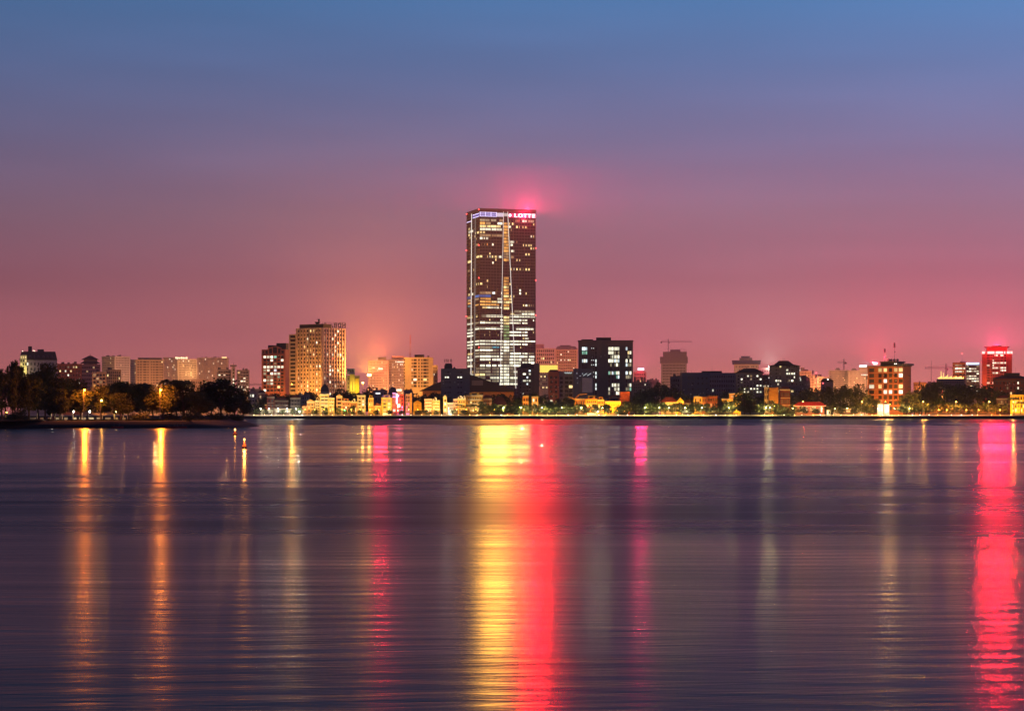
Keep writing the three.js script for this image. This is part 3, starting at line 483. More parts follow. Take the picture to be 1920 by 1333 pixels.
{ const ws = part(b, 'side_wing', metric(new THREE.BoxGeometry(11, b.py(625), 13).translate(b.xa - 5.5, b.py(625) / 2, -7.5)), wallMat('#b8a08c')); for (let i = 0; i < 15; i++) { const w = part(b, 'wing_balcony', BOX, GLASS); w.position.set(b.xa - 5.2, b.py(629.5 + i * 7.3), -1.1); w.scale.set(7, 2.3, 0.5); }
  part(b, 'roof_dish', metric(new THREE.CylinderGeometry(3.4, 1.2, 2.6, 12).translate(0, 1.3, 0)), DARKMETAL).position.set(b.px(596), b.h + 4, -8); part(b, 'roof_horn', cyl(0.5, 1.3, 3.6, 8), DARKMETAL).position.set(b.px(599.5), b.h + 6, -8);
  // the letters face away from the lake, so they read in reverse
  const sg = letters(b, 'sign_letters', 'HDBank', 5.3, 0.5, DARKMETAL, 0, 0, 0, 40);
  const r0 = b.worldToLocal(at(604, 613.5, 2285)), r1 = b.worldToLocal(at(647.5, 613.5, 2285)); sg.position.set((r0.x + r1.x) / 2, b.h + 0.6, (r0.z + r1.z) / 2); sg.scale.x = r0.distanceTo(r1) / 40; sg.rotation.y = Math.PI - b.rotation.y;
  for (const y of [0.3, 6.4]) part(b, 'sign_frame', bar(r0.clone().setY(b.h + y), r1.clone().setY(b.h + y), 0.16), DARKMETAL); for (let i = 0; i <= 6; i++) { const q = r0.clone().lerp(r1, i / 6); part(b, 'sign_frame', bar(q.clone().setY(b.h - 0.5), q.clone().setY(b.h + 6.5), 0.12), DARKMETAL); } }
// --- floodlit yellow shop with sign board
b = building({ name: 'floodlit_shop', label: 'narrow yellow floodlit shop building with dark-lettered roof board', x0: 649, x1: 674, top: 704, Z: 2120, wall: '#b8967c', front: { n: 5, r: 5, lo: 745, w: 0.4, h: 0.5, lit: { p: 0.1, t: 'y' } } });
panelOn(b, 'floodlit_panel', wallMat('#e8c860'), 655.5, 664.5, 701.5, 738, 0.5, 0.8); panelOn(b, 'floodlit_panel', wallMat('#e6b83e'), 665.5, 673, 709, 738, 0.4, 0.6); panelOn(b, 'panel_slot', DARKMETAL, 660.2, 661.4, 716, 733, 0.95, 0.2);
part(b, 'sign_board', BOX, wallMat('#c8bcb0')); { const q = b.children[b.children.length - 1]; q.position.set(b.px(657.5), b.py(696.5), -1); q.scale.set(b.px(665) - b.px(650), b.py(691) - b.py(702), 0.5); } letters(b, 'sign_letters', 'FVA', 2.5, 0.3, DARKMETAL, b.px(657.4), b.py(697.5), -0.6, 6.2);
omni(b, 'unseen_panel_flood', [1, 0.8, 0.16], 420, b.px(660), b.py(728), 9); omni(b, 'unseen_panel_flood', [1, 0.7, 0.1], 300, b.px(670), b.py(728), 8);  // unseen lamps placed to light the yellow panels
// --- hazy coral blocks by the floodlight
b = building({ label: 'coral block glowing in haze just right of the mast floodlight', x0: 690, x1: 728, top: 675.5, Z: 3300, wall: '#b8a08c', join: true, front: { n: 12, r: 14, lo: 745, w: 0.4, h: 0.45, lit: { p: 0.16, t: 'wye' } } }); roofBox(b, 'roof_storey', wallMat('#a89080'), 708, 724, 669.5); panelOn(b, 'roof_sign', glow(1, 0.62, 0.42, 2.2), 709, 717, 690, 693, 0.5); faceLight(b, 'sign_light', [1, 0.012, 0.06], LIGHTS.coral, 20, 9, b.px(713), b.py(691.5), 1.6); omni(b, 'sign_wash', [1, 0.06, 0.05], 900, b.px(713), b.py(690), 9, 20); upGlow(b, [1, 0.14, 0.05], 29000, 10, 5, b.px(712), b.py(668.5), -6);
b = building({ label: 'coral block with stepped top left of the lattice mast', x0: 727, x1: 760, top: 674, Z: 3350, wall: '#b8a08c', join: true, front: { n: 10, r: 14, lo: 745, w: 0.4, h: 0.45, lit: { p: 0.14, t: 'wy' } } }); roofBox(b, 'roof_storey', wallMat('#a89080'), 734, 757, 667.5); panelOn(b, 'lit_panel', glow(1, 0.88, 0.7, 1.4), 744, 757, 677.8, 679.3, 0.4);
b = building({ label: 'tan apartment block with dark paired balconies left of the skyscraper', x0: 757, x1: 812, top: 670, Z: 2320, wall: '#b8a08c', foot: 3, front: { cols: [[771.5, 773.5], [775, 781], [784, 786.5], [789.5, 792], [793.5, 800], [801, 803]], r: 9, lo: 727, hi: 672, h: 0.62, lit: ['......', '......', '......', 'w.....', '......', '......', '.w..y.', 'w.....', '......'] } });
roofBox(b, 'lift_house', DARKROOF, 777, 795, 664.5, -0.8, -0.3); clutter(b, 3); { for (let i = 0; i < 9; i++) panelOn(b, 'window', GLASS, 757.4, 759, 673.5 + i * 6.1, 676.5 + i * 6.1, 0.04, 0.2); }
b = building({ label: 'narrow dark brown wing right of the tan apartment block', x0: 812, x1: 820.5, top: 684.5, Z: 2380, wall: '#786c68', front: { n: 3, r: 8, lo: 735, w: 0.45, h: 0.4, lit: { p: 0.12, t: 'w' } } });
// --- low arena roofs and the black block
b = building({ name: 'arena_hall', label: 'low hall with broad dark sloped roof and orange-lit wall left of black block', x0: 792, x1: 834, top: 731, Z: 2080, wall: '#c98a4a', D: 30, front: null }); { const s = new THREE.Shape([[b.px(786), b.py(733)], [b.px(838), b.py(733)], [b.px(836), b.py(712)], [b.px(812), b.py(721)]].map((q) => new THREE.Vector2(...q))); part(b, 'roof', metric(new THREE.ExtrudeGeometry(s, { depth: 30, bevelEnabled: false }).translate(0, 0, -28)), DARKROOF); }
b = building({ name: 'arena_hall', label: 'low hall with dark curved roof sloping down in front of the skyscraper', x0: 884, x1: 964, top: 733, Z: 2090, wall: '#c98a4a', D: 30, front: null }); { const sp = new THREE.SplineCurve([[880, 702], [897, 707], [915, 714], [935, 722], [950, 727], [966, 733]].map(([x, y]) => new THREE.Vector2(b.px(x), b.py(y)))).getPoints(20); const s = new THREE.Shape([...sp, new THREE.Vector2(b.px(966), b.py(735)), new THREE.Vector2(b.px(880), b.py(735))]); part(b, 'roof', metric(new THREE.ExtrudeGeometry(s, { depth: 30, bevelEnabled: false }).translate(0, 0, -28)), DARKROOF); part(b, 'gable_panel', BOX, wallMat('#887c76')); const q = b.children[b.children.length - 1]; q.position.set(b.px(895), b.py(718), 2.1); q.scale.set(b.px(905) - b.px(884), 5, 0.2); }
b = building({ name: 'black_block', label: 'black unlit block with roof antennas in front of the skyscraper', x0: 826.5, x1: 881, top: 691, Z: 1990, wall: '#606068', front: { cols: [[834, 837], [838.5, 841.5], [842.5, 845], [857.5, 861], [863, 866]], r: 7, lo: 760, hi: 693, h: 0.28, lit: (i, j) => i === 1 ? 'www'[j] ? (j === 2 ? '.' : 'w') : 'w' : '.' } });
roofBox(b, 'lift_house', DARKROOF, 833, 848, 684, -0.8, -0.3); roofBox(b, 'stair_house', DARKROOF, 834.5, 847, 681, -0.7, -0.35, b.py(684.1)); part(b, 'roof_slope', metric(frustum(b.px(848), b.px(855.5), -b.D * 0.8, -b.D * 0.3, b.h, b.py(687.5), 1.8, 0.3)), DARKROOF);
for (const x of [833.4, 836.3, 838.4, 841, 844.6, 846.6]) { const p = part(b, 'panel_antenna', BOX, METAL); p.position.set(b.px(x), b.py(675.5), -b.D * 0.5); p.scale.set(0.55, 2.9, 0.4); p.rotation.z = between(-0.12, 0.12); mast(b, x, 674.5, 0.1, METAL, -0.5, 'antenna_mast', b.py(682)); }
// --- right of the skyscraper
b = building({ label: 'coral gridded block directly right of the skyscraper', x0: 1004, x1: 1041.5, top: 653, Z: 3300, wall: '#c8b09c', front: { n: 9, r: 10, lo: 725, hi: 654.5, w: 0.55, h: 0.55, lit: { p: 0.02, t: 'y' } } }); roofBox(b, 'roof_storey', wallMat('#b8a08c'), 1004, 1020, 645);
b = building({ label: 'orange block with chamfered crown behind the gridded coral block', x0: 1041, x1: 1083.5, top: 655, Z: 3500, wall: '#c8a88c', join: true, front: { n: 11, r: 14, lo: 730, w: 0.45, h: 0.5, lit: { p: 0.12, t: 'yw' } } }); part(b, 'roof', metric(frustum(b.xa, b.xa + b.W, -b.D, 0, b.h, b.py(649), 4, 4)), wallMat('#988c84')); roofBox(b, 'lift_house', wallMat('#887c76'), 1050, 1070, 647, -0.8, -0.3, b.py(649.3));
b = building({ name: 'billboard_building', label: 'small white house under a glowing yellow billboard', x0: 1012, x1: 1028, top: 700, Z: 2420, wall: '#c8b09c', D: 10, front: { n: 4, r: 4, lo: 730, w: 0.6, h: 0.45, lit: { p: 0.45, t: 'ye' } } }); part(b, 'billboard', BOX, glow(1, 0.72, 0.12, 1.15)); { const q = b.children[b.children.length - 1]; q.position.set(b.px(1029), b.py(691.5), -1); q.scale.set(b.px(1046) - b.px(1012.5), b.py(685) - b.py(698.5), 0.6); faceLight(b, 'billboard_light', [1, 0.72, 0.12], 1.5, q.scale.x, q.scale.y, q.position.x, q.position.y, 0); for (const x of [1031, 1037, 1043]) part(b, 'billboard_post', bar(V(b.px(x), 0, -1.2), V(b.px(x), b.py(699), -1.2), 0.25), METAL); }
b = building({ name: 'brick_block', label: 'dark brick block with white lit rooms at the foot of the skyscraper', x0: 972, x1: 1002, top: 690, Z: 2110, wall: '#6a605c', front: { cols: [[975, 977], [980.5, 986], [987.5, 990], [991.5, 995]], r: 8, lo: 742, hi: 692, h: 0.5, lit: ['...c', '.w.w', '..c.', '.www', '..c.', '....', '....', '.w..'] } }); roofBox(b, 'stair_tower', wallMat('#786c68'), 1001.5, 1011.5, 681, -0.9, 0, 0.1); part(b, 'roof', metric(frustum(b.px(973), b.px(1002), -b.D, -0.5, b.h, b.py(681), 3.5, 2)), DARKROOF);
b = building({ name: 'brick_block', label: 'round-cornered brown brick block in front of the grey apartment wing', x0: 1028, x1: 1048.5, top: 697, Z: 2010, wall: '#8a4c3e', D: 16, front: { n: 2, r: 6, lo: 757, hi: 703, w: 0.5, h: 0.52, lit: ['..', '..', '..', '..', '..', 'w.'] } }); part(b, 'roof', metric(frustum(b.xa, b.xa + b.W, -b.D, 0, b.h, b.py(693), 1.8, 1.8)), wallMat('#8a4c3e'));
b = building({ label: 'grey apartment wing with framed windows left of the blue block', x0: 1048.5, x1: 1075, top: 697, Z: 2030, wall: '#8c8488', D: 16, front: { cols: [[1050, 1055.5], [1059.5, 1066], [1067, 1073.5]], r: 5, lo: 745, hi: 705, h: 0.6, lit: { p: 0.02 } } }); for (let i = 0; i < 7; i++) panelOn(b, 'roof_light', glow(0.8, 1, 0.95, 1.0), 1059 + i * 2, 1060.2 + i * 2, 698 + (i % 2), 699.5 + (i % 2), 0.3);
b = building({ name: 'blue_block', label: 'dark blue walled block with a pale blank billboard below black office block', x0: 1075, x1: 1113, top: 691, Z: 2020, wall: '#545a70', D: 18, front: null }); { for (const [x, y] of [[1082, 700], [1088, 705], [1082.5, 709], [1083, 718]]) panelOn(b, 'wall_lamp', glow(0.8, 0.9, 1, 1.5), x - 0.4, x + 0.4, y - 0.4, y + 0.4, 0.2); for (let i = 0; i < 9; i++) panelOn(b, 'terrace_light', glow(0.9, 1, 1, 1.2), 1092 + i * 1.9, 1093 + i * 1.9, 700 + (i * 7 % 4) * 1.2, 701 + (i * 7 % 4) * 1.2, 0.3); panelOn(b, 'billboard', wallMat('#9aa0b4'), 1091.8, 1111, 708.5, 736, 0.5, 0.6); }
b = building({ name: 'black_office_block', label: 'large black office block with columns of greenish white windows', x0: 1084.5, x1: 1187, top: 638, Z: 2070, wall: '#6a605c', D: 30, front: { cols: [[1091.6, 1094.4], [1095, 1097.8], [1098.4, 1101.2], [1109, 1110.6], [1112.4, 1114], [1116.4, 1118.8], [1141, 1143.9], [1144.4, 1147.2], [1147.7, 1150.4], [1152.2, 1155], [1155.5, 1158.2], [1158.7, 1161.4], [1173.6, 1176.6], [1177.2, 1180.2], [1180.8, 1183.8]], r: 12, lo: 741, hi: 650, h: 0.78, lit: (i, j) => [
  'ccc...wwwwwwc..', 'ggg...wwwd.d.yw', '.......dwwww.d.', 'cwc...wwwcwcw.w', '.......d.dwdcdd', '...............', '......gdcgwwcdw', '..........gcddd', '...............', '........wwdw.dw', '......w..wdwddg', '......d...ww...'][i][j] } });
{ const slit = [[654, 0], [677, 1], [684, 1], [700, 1], [707, 1], [722, 1], [729, 1]]; for (const [y, on] of slit) { if (on) panelOn(b, 'stair_window', glow(0.9, 1, 0.95, 1.3), 1116.6, 1118.6, y - 3, y + 2.4, 0.05, 0.12); } for (const y of [653, 675.5, 684, 698, 706]) for (const x of [1109.6, 1113.2]) panelOn(b, 'corridor_light', glow(0.95, 1, 0.95, 1.4), x - 0.6, x + 0.6, y - 0.6, y + 0.6, 0.05, 0.12);
  for (const x of [1136, 1166, 1171]) panelOn(b, 'pier', wallMat('#6a605c'), x - 0.9, x + 0.9, 648, 745, 0.3, 0.6);
  panelOn(b, 'cornice', wallMat('#6a605c'), 1083.6, 1188, 638, 641, 0.5, 1); roofBox(b, 'roof_storey', DARKROOF, 1090, 1112, 636, -0.8, -0.1); roofBox(b, 'lift_house', DARKROOF, 1118, 1146, 632.5, -0.8, -0.1); mast(b, 1133, 621, 0.08, DARKMETAL, -0.5, 'antenna_mast', b.py(633)); }
b = building({ name: 'pink_lit_building', label: 'small pink-lit building with glowing white roof sign right of black office block', x0: 1188, x1: 1212, top: 697, Z: 3000, wall: '#a89080', join: true, front: { n: 6, r: 5, lo: 730, w: 0.5, h: 0.5, lit: { p: 0.15, t: 'ye' } } }); roofBox(b, 'sign_tower', wallMat('#a89080'), 1195, 1209, 694, -0.5, 0.03); panelOn(b, 'roof_sign', glow(1, 0.7, 0.95, 2.2), 1196, 1208, 690, 694.4, 0.8, 0.5);
faceLight(b, 'sign_light', [1, 0.015, 0.14], LIGHTS.pink, 14, 6, b.px(1202), b.py(692), 1.4); upGlow(b, [1, 0.08, 0.2], 9000, 10, 5, b.px(1202), b.py(689.5), -2); omni(b, 'sign_wash', [1, 0.05, 0.16], 260, b.px(1200), b.py(698), 7);
b = building({ label: 'low violet-grey roofs under the pink-lit building', x0: 1186, x1: 1222, top: 716, Z: 2500, wall: '#6a605c', join: true, front: { n: 8, r: 4, lo: 740, w: 0.4, h: 0.5, lit: { p: 0.05, t: 'w' } } }); for (const [x, t] of [[1191, 706], [1197, 711], [1204, 707], [1209, 709], [1215, 712]]) roofBox(b, 'stair_house', wallMat('#6a605c'), x - 2, x + 1.6, t);
// --- tower under construction and its crane
b = building({ name: 'unfinished_tower', label: 'hazy unfinished concrete tower with scaffolded top under a crane', x0: 1240, x1: 1288, top: 681, Z: 4300, wall: '#a89c92', join: true, front: { n: 16, r: 12, lo: 745, w: 0.5, h: 0.5, lit: { p: 0.01, t: 'w' } } });
roofBox(b, 'scaffold_storey', wallMat('#887c76'), 1238, 1290, 669, -1.0, 0.05); roofBox(b, 'scaffold_storey', wallMat('#887c76'), 1243.5, 1288, 659.5, -0.9, 0.02, b.py(669.2)); roofBox(b, 'core_storey', wallMat('#887c76'), 1257, 1276, 655.5, -0.8, -0.2, b.py(659.6)); for (let i = 0; i < 12; i++) { const x = 1259 + i * 2.5; mast(b, x, 651 + (i * 5 % 4), 0.22, METAL, -0.3, 'rebar', b.py(660)); }
// --- dark blocks right of centre
b = building({ name: 'blue_block', label: 'deep blue walled block with red-brown end wall right of the unfinished tower', x0: 1275.5, x1: 1331, top: 698.5, Z: 2110, wall: '#4a5068', D: 20, front: { cols: [[1290, 1293], [1298, 1301], [1308, 1311], [1316, 1319], [1324, 1327]], r: 4, lo: 745, hi: 704, h: 0.35, lit: { p: 0 } } }); panelOn(b, 'end_wall', wallMat('#786c68'), 1275.6, 1279.5, 698.6, 745, 0.2, 0.5);
b = building({ name: 'dark_block', label: 'low black block left of the deep blue walled block', x0: 1257, x1: 1275.5, top: 706, Z: 2140, wall: '#706874', D: 16, front: { n: 4, r: 4, lo: 745, w: 0.5, h: 0.5, lit: { p: 0 } } }); clutter(b, 3);
b = building({ name: 'dark_block', label: 'long black office block with flat roof storey and thin mast', x0: 1314, x1: 1382, top: 699, Z: 2170, wall: '#706874', D: 24, front: { n: 14, r: 5, lo: 745, w: 0.55, h: 0.5, lit: { p: 0.02, t: 'w' } } }); roofBox(b, 'roof_storey', DARKROOF, 1316, 1354, 695.5, -0.9, -0.1); mast(b, 1335.5, 684, 0.1, DARKMETAL, -0.5, 'antenna_mast', b.py(696)); for (const [x0, x1] of [[1278, 1284], [1291, 1297]]) { for (const x of [x0, x1]) mast(b, x, 692, 0.08, DARKMETAL, -0.4, 'roof_frame'); }
b = building({ name: 'pagoda_tower', label: 'hazy far tower with upturned pagoda eaves and pale lit storeys', x0: 1377, x1: 1423, top: 683, Z: 4400, wall: '#c8b09c', join: true, front: { n: 14, r: 10, lo: 745, w: 0.45, h: 0.5, lit: { p: 0.2, t: 'de' } } });
part(b, 'roof', metric(frustum(b.px(1374), b.px(1426), -b.D - 2, 2, b.py(683), b.py(675.5), -1.2, 5)), wallMat('#706874')); roofBox(b, 'upper_storey', wallMat('#706874'), 1387, 1411, 671, -0.8, -0.1, b.py(676)); part(b, 'upper_roof', metric(frustum(b.px(1391), b.px(1406), -b.D * 0.8, -b.D * 0.15, b.py(671.1), b.py(667.5), -1.6, 2)), wallMat('#706874'));
b = building({ name: 'hip_roofed_block', label: 'dark hip-roofed block with dotted white windows left of the round tree', x0: 1381, x1: 1431, top: 699, Z: 2060, wall: '#706874', D: 22, front: { n: 8, r: 6, lo: 738, w: 0.5, h: 0.48, m: 0.03, lit: ['...we.w.', '.w..d..w', '.d......', '......ww', '..w.www.', '.dww..ww'] } }); hipRoof(b, DARKROOF, 690.5, 9, 1.4); mast(b, 1401, 686, 0.5, DARKMETAL, -0.4, 'roof_finial', b.py(692)); panelOn(b, 'end_pier', wallMat('#786c68'), 1380.4, 1383, 701, 745, 0.3, 0.6);
b = building({ label: 'red-brown block between the two dark hip-roofed blocks', x0: 1430, x1: 1443, top: 703, Z: 2100, wall: '#70584c', D: 14, front: { n: 4, r: 5, lo: 742, w: 0.5, h: 0.4, lit: ['....', '....', 'wwcw', '....', '....'] } });
b = building({ name: 'hip_roofed_block', label: 'black hip-roofed block with glare of a floodlight behind its left eave', x0: 1443.5, x1: 1500, top: 686, Z: 2040, wall: '#606068', D: 24, front: { cols: [[1445, 1447], [1455, 1457.5], [1458.5, 1461], [1462.5, 1465.5], [1475, 1478.5], [1479.5, 1482], [1484, 1488], [1489, 1491], [1493, 1495]], r: 8, lo: 737, hi: 684, h: 0.5, m: 0.03, lit: ['...y.....', '....w....', '....wwww.', '.......w.', '.www.dw..', '..w......', '.........', '.dy.dyy..'] } });
{ b.children.find((c) => c.name === 'wall'); part(b, 'roof', metric(frustum(b.px(1441.5), b.px(1501.5), -b.D - 1, 1.2, b.h, b.py(682.6), 8, 6)), DARKROOF); part(b, 'upper_roof', metric(frustum(b.px(1453), b.px(1487.5), -b.D * 0.85, -b.D * 0.1, b.py(682.7), b.py(676), 4.5, 4)), DARKROOF); for (const [x, t] of [[1468, 669], [1470.5, 667], [1472, 671]]) mast(b, x, t, 0.07, DARKMETAL, -0.5, 'antenna_mast', b.py(677)); for (const x of [1442.5, 1500.5]) for (let i = 0; i < 5; i++) if ((i + x) % 2 > 0.6) panelOn(b, 'eave_light', glow(1, 0.9, 0.8, 1.4), x - 0.6, x + 0.6, 686.5 + i * 7, 688.4 + i * 7, 0.3); }
b = building({ name: 'floodlit_mast_house', label: 'pale far block glaring with white floodlight behind black hip roof', x0: 1424, x1: 1446, top: 690, Z: 2900, wall: '#b8aca0', join: true, front: { n: 6, r: 6, lo: 735, w: 0.45, h: 0.5, lit: { p: 0.2, t: 'w' } } }); panelOn(b, 'floodlight', glow(1, 0.97, 0.88, 5), 1441.2, 1443.6, 685.6, 688, -1, 0.6); omni(b, 'flood_glow_beam', [1, 0.92, 0.8], 900, b.px(1443), b.py(686), 3, 30); upGlow(b, [1, 0.92, 0.8], 9000, 8, 5, b.px(1443), b.py(684.5), -2);
b = building({ label: 'far orange apartment cluster with T-shaped roof frame', x0: 1500, x1: 1522, top: 695.5, Z: 3500, wall: '#c8a88c', join: true, front: { n: 7, r: 9, lo: 740, w: 0.45, h: 0.5, lit: { p: 0.14, t: 'ye' } } }); roofBox(b, 'roof_frame', wallMat('#887c76'), 1500, 1516, 692.6, -0.5, -0.2); roofBox(b, 'roof_storey', wallMat('#887c76'), 1502, 1509, 689);
b = building({ label: 'far orange block standing between the two antenna masts', x0: 1520, x1: 1531, top: 703, Z: 3400, wall: '#c8a88c', join: true, front: { n: 4, r: 7, lo: 740, w: 0.45, h: 0.5, lit: { p: 0.12, t: 'y' } } });
b = building({ label: 'far pale orange block right of the two antenna masts', x0: 1532, x1: 1555, top: 706, Z: 3450, wall: '#c8b09c', join: true, front: { n: 8, r: 6, lo: 740, w: 0.45, h: 0.5, lit: { p: 0.14, t: 'yw' } } }); roofBox(b, 'roof_storey', wallMat('#887c76'), 1534, 1541, 702);
b = building({ label: 'small violet block with white light beside black hip-roofed block', x0: 1499, x1: 1513, top: 704.5, Z: 2300, wall: '#6a605c', D: 14, front: { n: 3, r: 4, lo: 745, w: 0.35, h: 0.4, lit: ['w..', '...', '...', '..d'] } });
b = building({ name: 'vaulted_hall', label: 'dark vault-roofed hall with one white and one red lamp', x0: 1540, x1: 1563, top: 716, Z: 2060, wall: '#706874', D: 16, front: null }); { const s = new THREE.Shape(); s.absellipse(b.xa + b.W / 2, b.h - 0.1, b.W / 2 + 0.4, b.py(709) - b.h, 0, Math.PI, false); part(b, 'roof', metric(new THREE.ExtrudeGeometry(s, { depth: 16, bevelEnabled: false, curveSegments: 18 }).translate(0, 0, -15.6)), DARKROOF); for (const [x, y, c] of [[1553, 711.5, [1, 1, 0.95]], [1544, 718.5, [1, 0.1, 0.12]]]) { const l = part(b, 'wall_lamp', new THREE.SphereGeometry(0.55, 8, 6), glow(...c, 5)); l.position.set(b.px(x), b.py(y), 0.7); } }
b = building({ label: 'pink hazy twin-roofed apartment slab under the small crane', x0: 1555, x1: 1592, top: 694, Z: 3800, wall: '#b8aca0', join: true, front: { n: 14, r: 13, lo: 745, w: 0.55, h: 0.5, lit: { p: 0.05, t: 'ye' } } }); part(b, 'roof', metric(frustum(b.px(1566), b.px(1577), -b.D * 0.8, 0, b.h, b.py(689.5), 3, 2)), wallMat('#8c8488'));
b = building({ label: 'pink hazy apartment slab left of the orange hotel', x0: 1592, x1: 1628, top: 694.5, Z: 3750, wall: '#b8aca0', join: true, front: { n: 13, r: 13, lo: 745, w: 0.5, h: 0.5, lit: { p: 0.05, t: 'y' } } }); part(b, 'roof', metric(frustum(b.px(1596), b.px(1608), -b.D * 0.8, 0, b.h, b.py(690.5), 3, 2)), wallMat('#8c8488')); roofBox(b, 'roof_storey', wallMat('#a89c92'), 1611, 1628, 688, -0.9, 0.02); panelOn(b, 'roof_sign', glow(0.85, 0.95, 1, 2.6), 1612, 1626, 684.8, 688, -0.5, 0.6); upGlow(b, [0.8, 0.85, 1], 250, 12, 4, b.px(1619), b.py(684), -2);
for (let i = 0; i < 6; i++) panelOn(b, 'terrace_light', glow(1, 0.9, 0.8, 2), 1616 + i * 2.4, 1617.4 + i * 2.4, 702, 703.6, 0.4);
// --- orange hotel
b = building({ name: 'orange_hotel', label: 'orange hotel with yellow lit rooms, roof tanks and two antenna masts', x0: 1628, xc: 1694, x1: 1709, th: 0.42, top: 687, Z: 1985, wall: '#b5693a', foot: 3,
  front: { cols: [[1631, 1640.5].map((x) => x), [1648.5, 1654.8], [1658.5, 1664.8], [1668.5, 1674.6], [1678.2, 1684.4], [1687, 1694.4]].map(([a, c]) => [1628 + (a - 1628) * 1.21, 1628 + (c - 1628) * 1.21]), r: 8, lo: 771, hi: 688.2, h: 0.66, lit: ['.yy.yy', '.....w', '..w...', 'wy...y', '..ww.w', '......', '.e....', '......'] }, side: null });
slab(b, 'cornice', wallMat('#6a605c'), 0.7, b.h, b.h + 0.9); for (let r = 1; r < 8; r++) panelOn(b, 'sill_band', wallMat('#cc8a5c'), 1628.6, 1694, 687.6 + r * 10.4, 688.6 + r * 10.4, 0.16, 0.3);
roofBox(b, 'roof_storey', DARKROOF, 1652, 1687, 678, -0.95, -0.15, b.h + 0.9); roofBox(b, 'roof_slab', DARKROOF, 1650, 1689, 677, -1.0, -0.1, b.py(679)); roofBox(b, 'parapet', wallMat('#786c68'), 1687, 1707, 681.5, -0.95, -0.1, b.h + 0.9);
for (const x of [1665, 1670, 1676.2, 1682.6]) { const t = part(b, 'water_tank', new THREE.SphereGeometry(1.3, 14, 10), METAL); t.scale.y = 1.05; t.position.set(b.px(x), b.py(674.6), -b.D * 0.4); }
for (const [x, t, w] of [[1656.5, 652, 1], [1676.4, 642, 1.3]]) { mast(b, x, t, 0.17, DARKMETAL, -0.4, 'antenna_mast', b.py(677)); for (let i = 0; i < 4; i++) { const a = part(b, 'panel_antenna', BOX, DARKMETAL), an = i * 1.57; a.position.set(b.px(x) + 0.55 * Math.cos(an), b.py(t + 4.5), -b.D * 0.4 + 0.55 * Math.sin(an)); a.scale.set(0.5, 3.6 * w, 0.5); } const d = part(b, 'dish_antenna', new THREE.SphereGeometry(0.55, 8, 6), DARKMETAL); d.position.set(b.px(x) + 0.6, b.py(t + 17), -b.D * 0.4); }
for (const x of [1684, 1687]) { const l = part(b, 'roof_light', new THREE.SphereGeometry(0.4, 8, 6), glow(1, 0.95, 0.85, 4)); l.position.set(b.px(x), b.py(681.8), 0.3); }
{ const s = part(b, 'roof_sign', BOX, glow(1, 0.5, 0.45, 2.4)); s.position.set(b.px(1638.5), b.py(681.3), -6); s.scale.set(4, 2, 0.5); part(b, 'sign_post', bar(V(b.px(1638.5), b.h, -6), V(b.px(1638.5), b.py(683), -6), 0.15), METAL); upGlow(b, [1, 0.03, 0.07], 38000, 6, 4, b.px(1638.5), b.py(679.6), -6); omni(b, 'sign_wash', [1, 0.03, 0.06], 60, b.px(1638.5), b.py(684.4), -3.5, 20); }
for (let i = 0; i < 6; i++) { const p = part(b, 'balcony', metric(new THREE.BoxGeometry(2.2, 0.5, 3)), wallMat('#6a605c')); p.position.set(b.xa + b.W + 1, 12 + i * 5.2, -b.D * 0.7); }
// white lit shop fronts at its foot
for (const [x0, x1, lab] of [[1646, 1657, 'left'], [1658.5, 1668, 'right']]) { const s = building({ name: 'shop_front', label: `${lab} of two bright white shop fronts below the orange hotel`, x0, x1, top: 757.5, Z: 1838, wall: '#b8aca0', D: 8, front: { n: 2, r: 1, lo: 772, hi: 758.6, w: 0.9, h: 0.94, m: 0.03, lit: ['ww'] }, foot: 1 }); faceLight(s, 'shop_light', [1, 0.93, 0.78], 2, s.W * 0.9, 5, 0, s.py(765), 0.6); }
// --- right edge
b = building({ label: 'small far orange block right of the orange hotel', x0: 1714, x1: 1738, top: 716.5, Z: 2700, wall: '#cf8e50', join: true, front: { n: 7, r: 3, lo: 735, w: 0.5, h: 0.5, lit: { p: 0.3, t: 'yo' } } });
b = building({ name: 'terrace_building', label: 'violet building with golden-lit rooftop terrace below the slim mast', x0: 1758, x1: 1811, top: 710.5, Z: 2400, wall: '#786c68', join: true, front: { n: 14, r: 3, lo: 735, w: 0.4, h: 0.4, lit: { p: 0.05, t: 'y' } } });
for (let i = 0; i < 22; i++) panelOn(b, 'terrace_light', glow(1, 0.62, 0.14, 2.2), 1760 + i * 2.2, 1761.5 + i * 2.2, 708 - (i % 4), 710.3, -0.5 - (i % 3), 0.4); for (const [x, t] of [[1766, 696], [1770.5, 699], [1778, 702]]) panelOn(b, 'sculpture_light', glow(1, 0.68, 0.2, 1.4), x - 0.7, x + 0.7, t, 708, -2, 0.6); for (const x of [1768, 1782, 1798]) omni(b, 'terrace_lamp', [1, 0.55, 0.1], 60, b.px(x), b.py(705), -4, 15);
b = building({ label: 'orange office block with banded windows left of the blue-signed block', x0: 1787.5, x1: 1811, top: 679.5, Z: 2650, wall: '#c2744e', front: { cols: [[1789, 1790.5], [1792, 1798], [1798.6, 1804.5], [1806, 1807.8], [1808.6, 1810.2]], r: 9, lo: 735, hi: 682, h: 0.5, lit: ['.dd..', 'ewwww', '.wwy.', '.....', '.ww..', '.....', '.....', '.....', '..y..'] } }); roofBox(b, 'roof_storey', wallMat('#886e62'), 1801, 1812, 677.5); mast(b, 1805, 662, 0.18, METAL); { const l = part(b, 'warning_light', new THREE.SphereGeometry(0.6, 8, 6), glow(1, 0.1, 0.1, 8)); l.position.set(b.px(1805), b.py(663), -b.D * 0.5); }
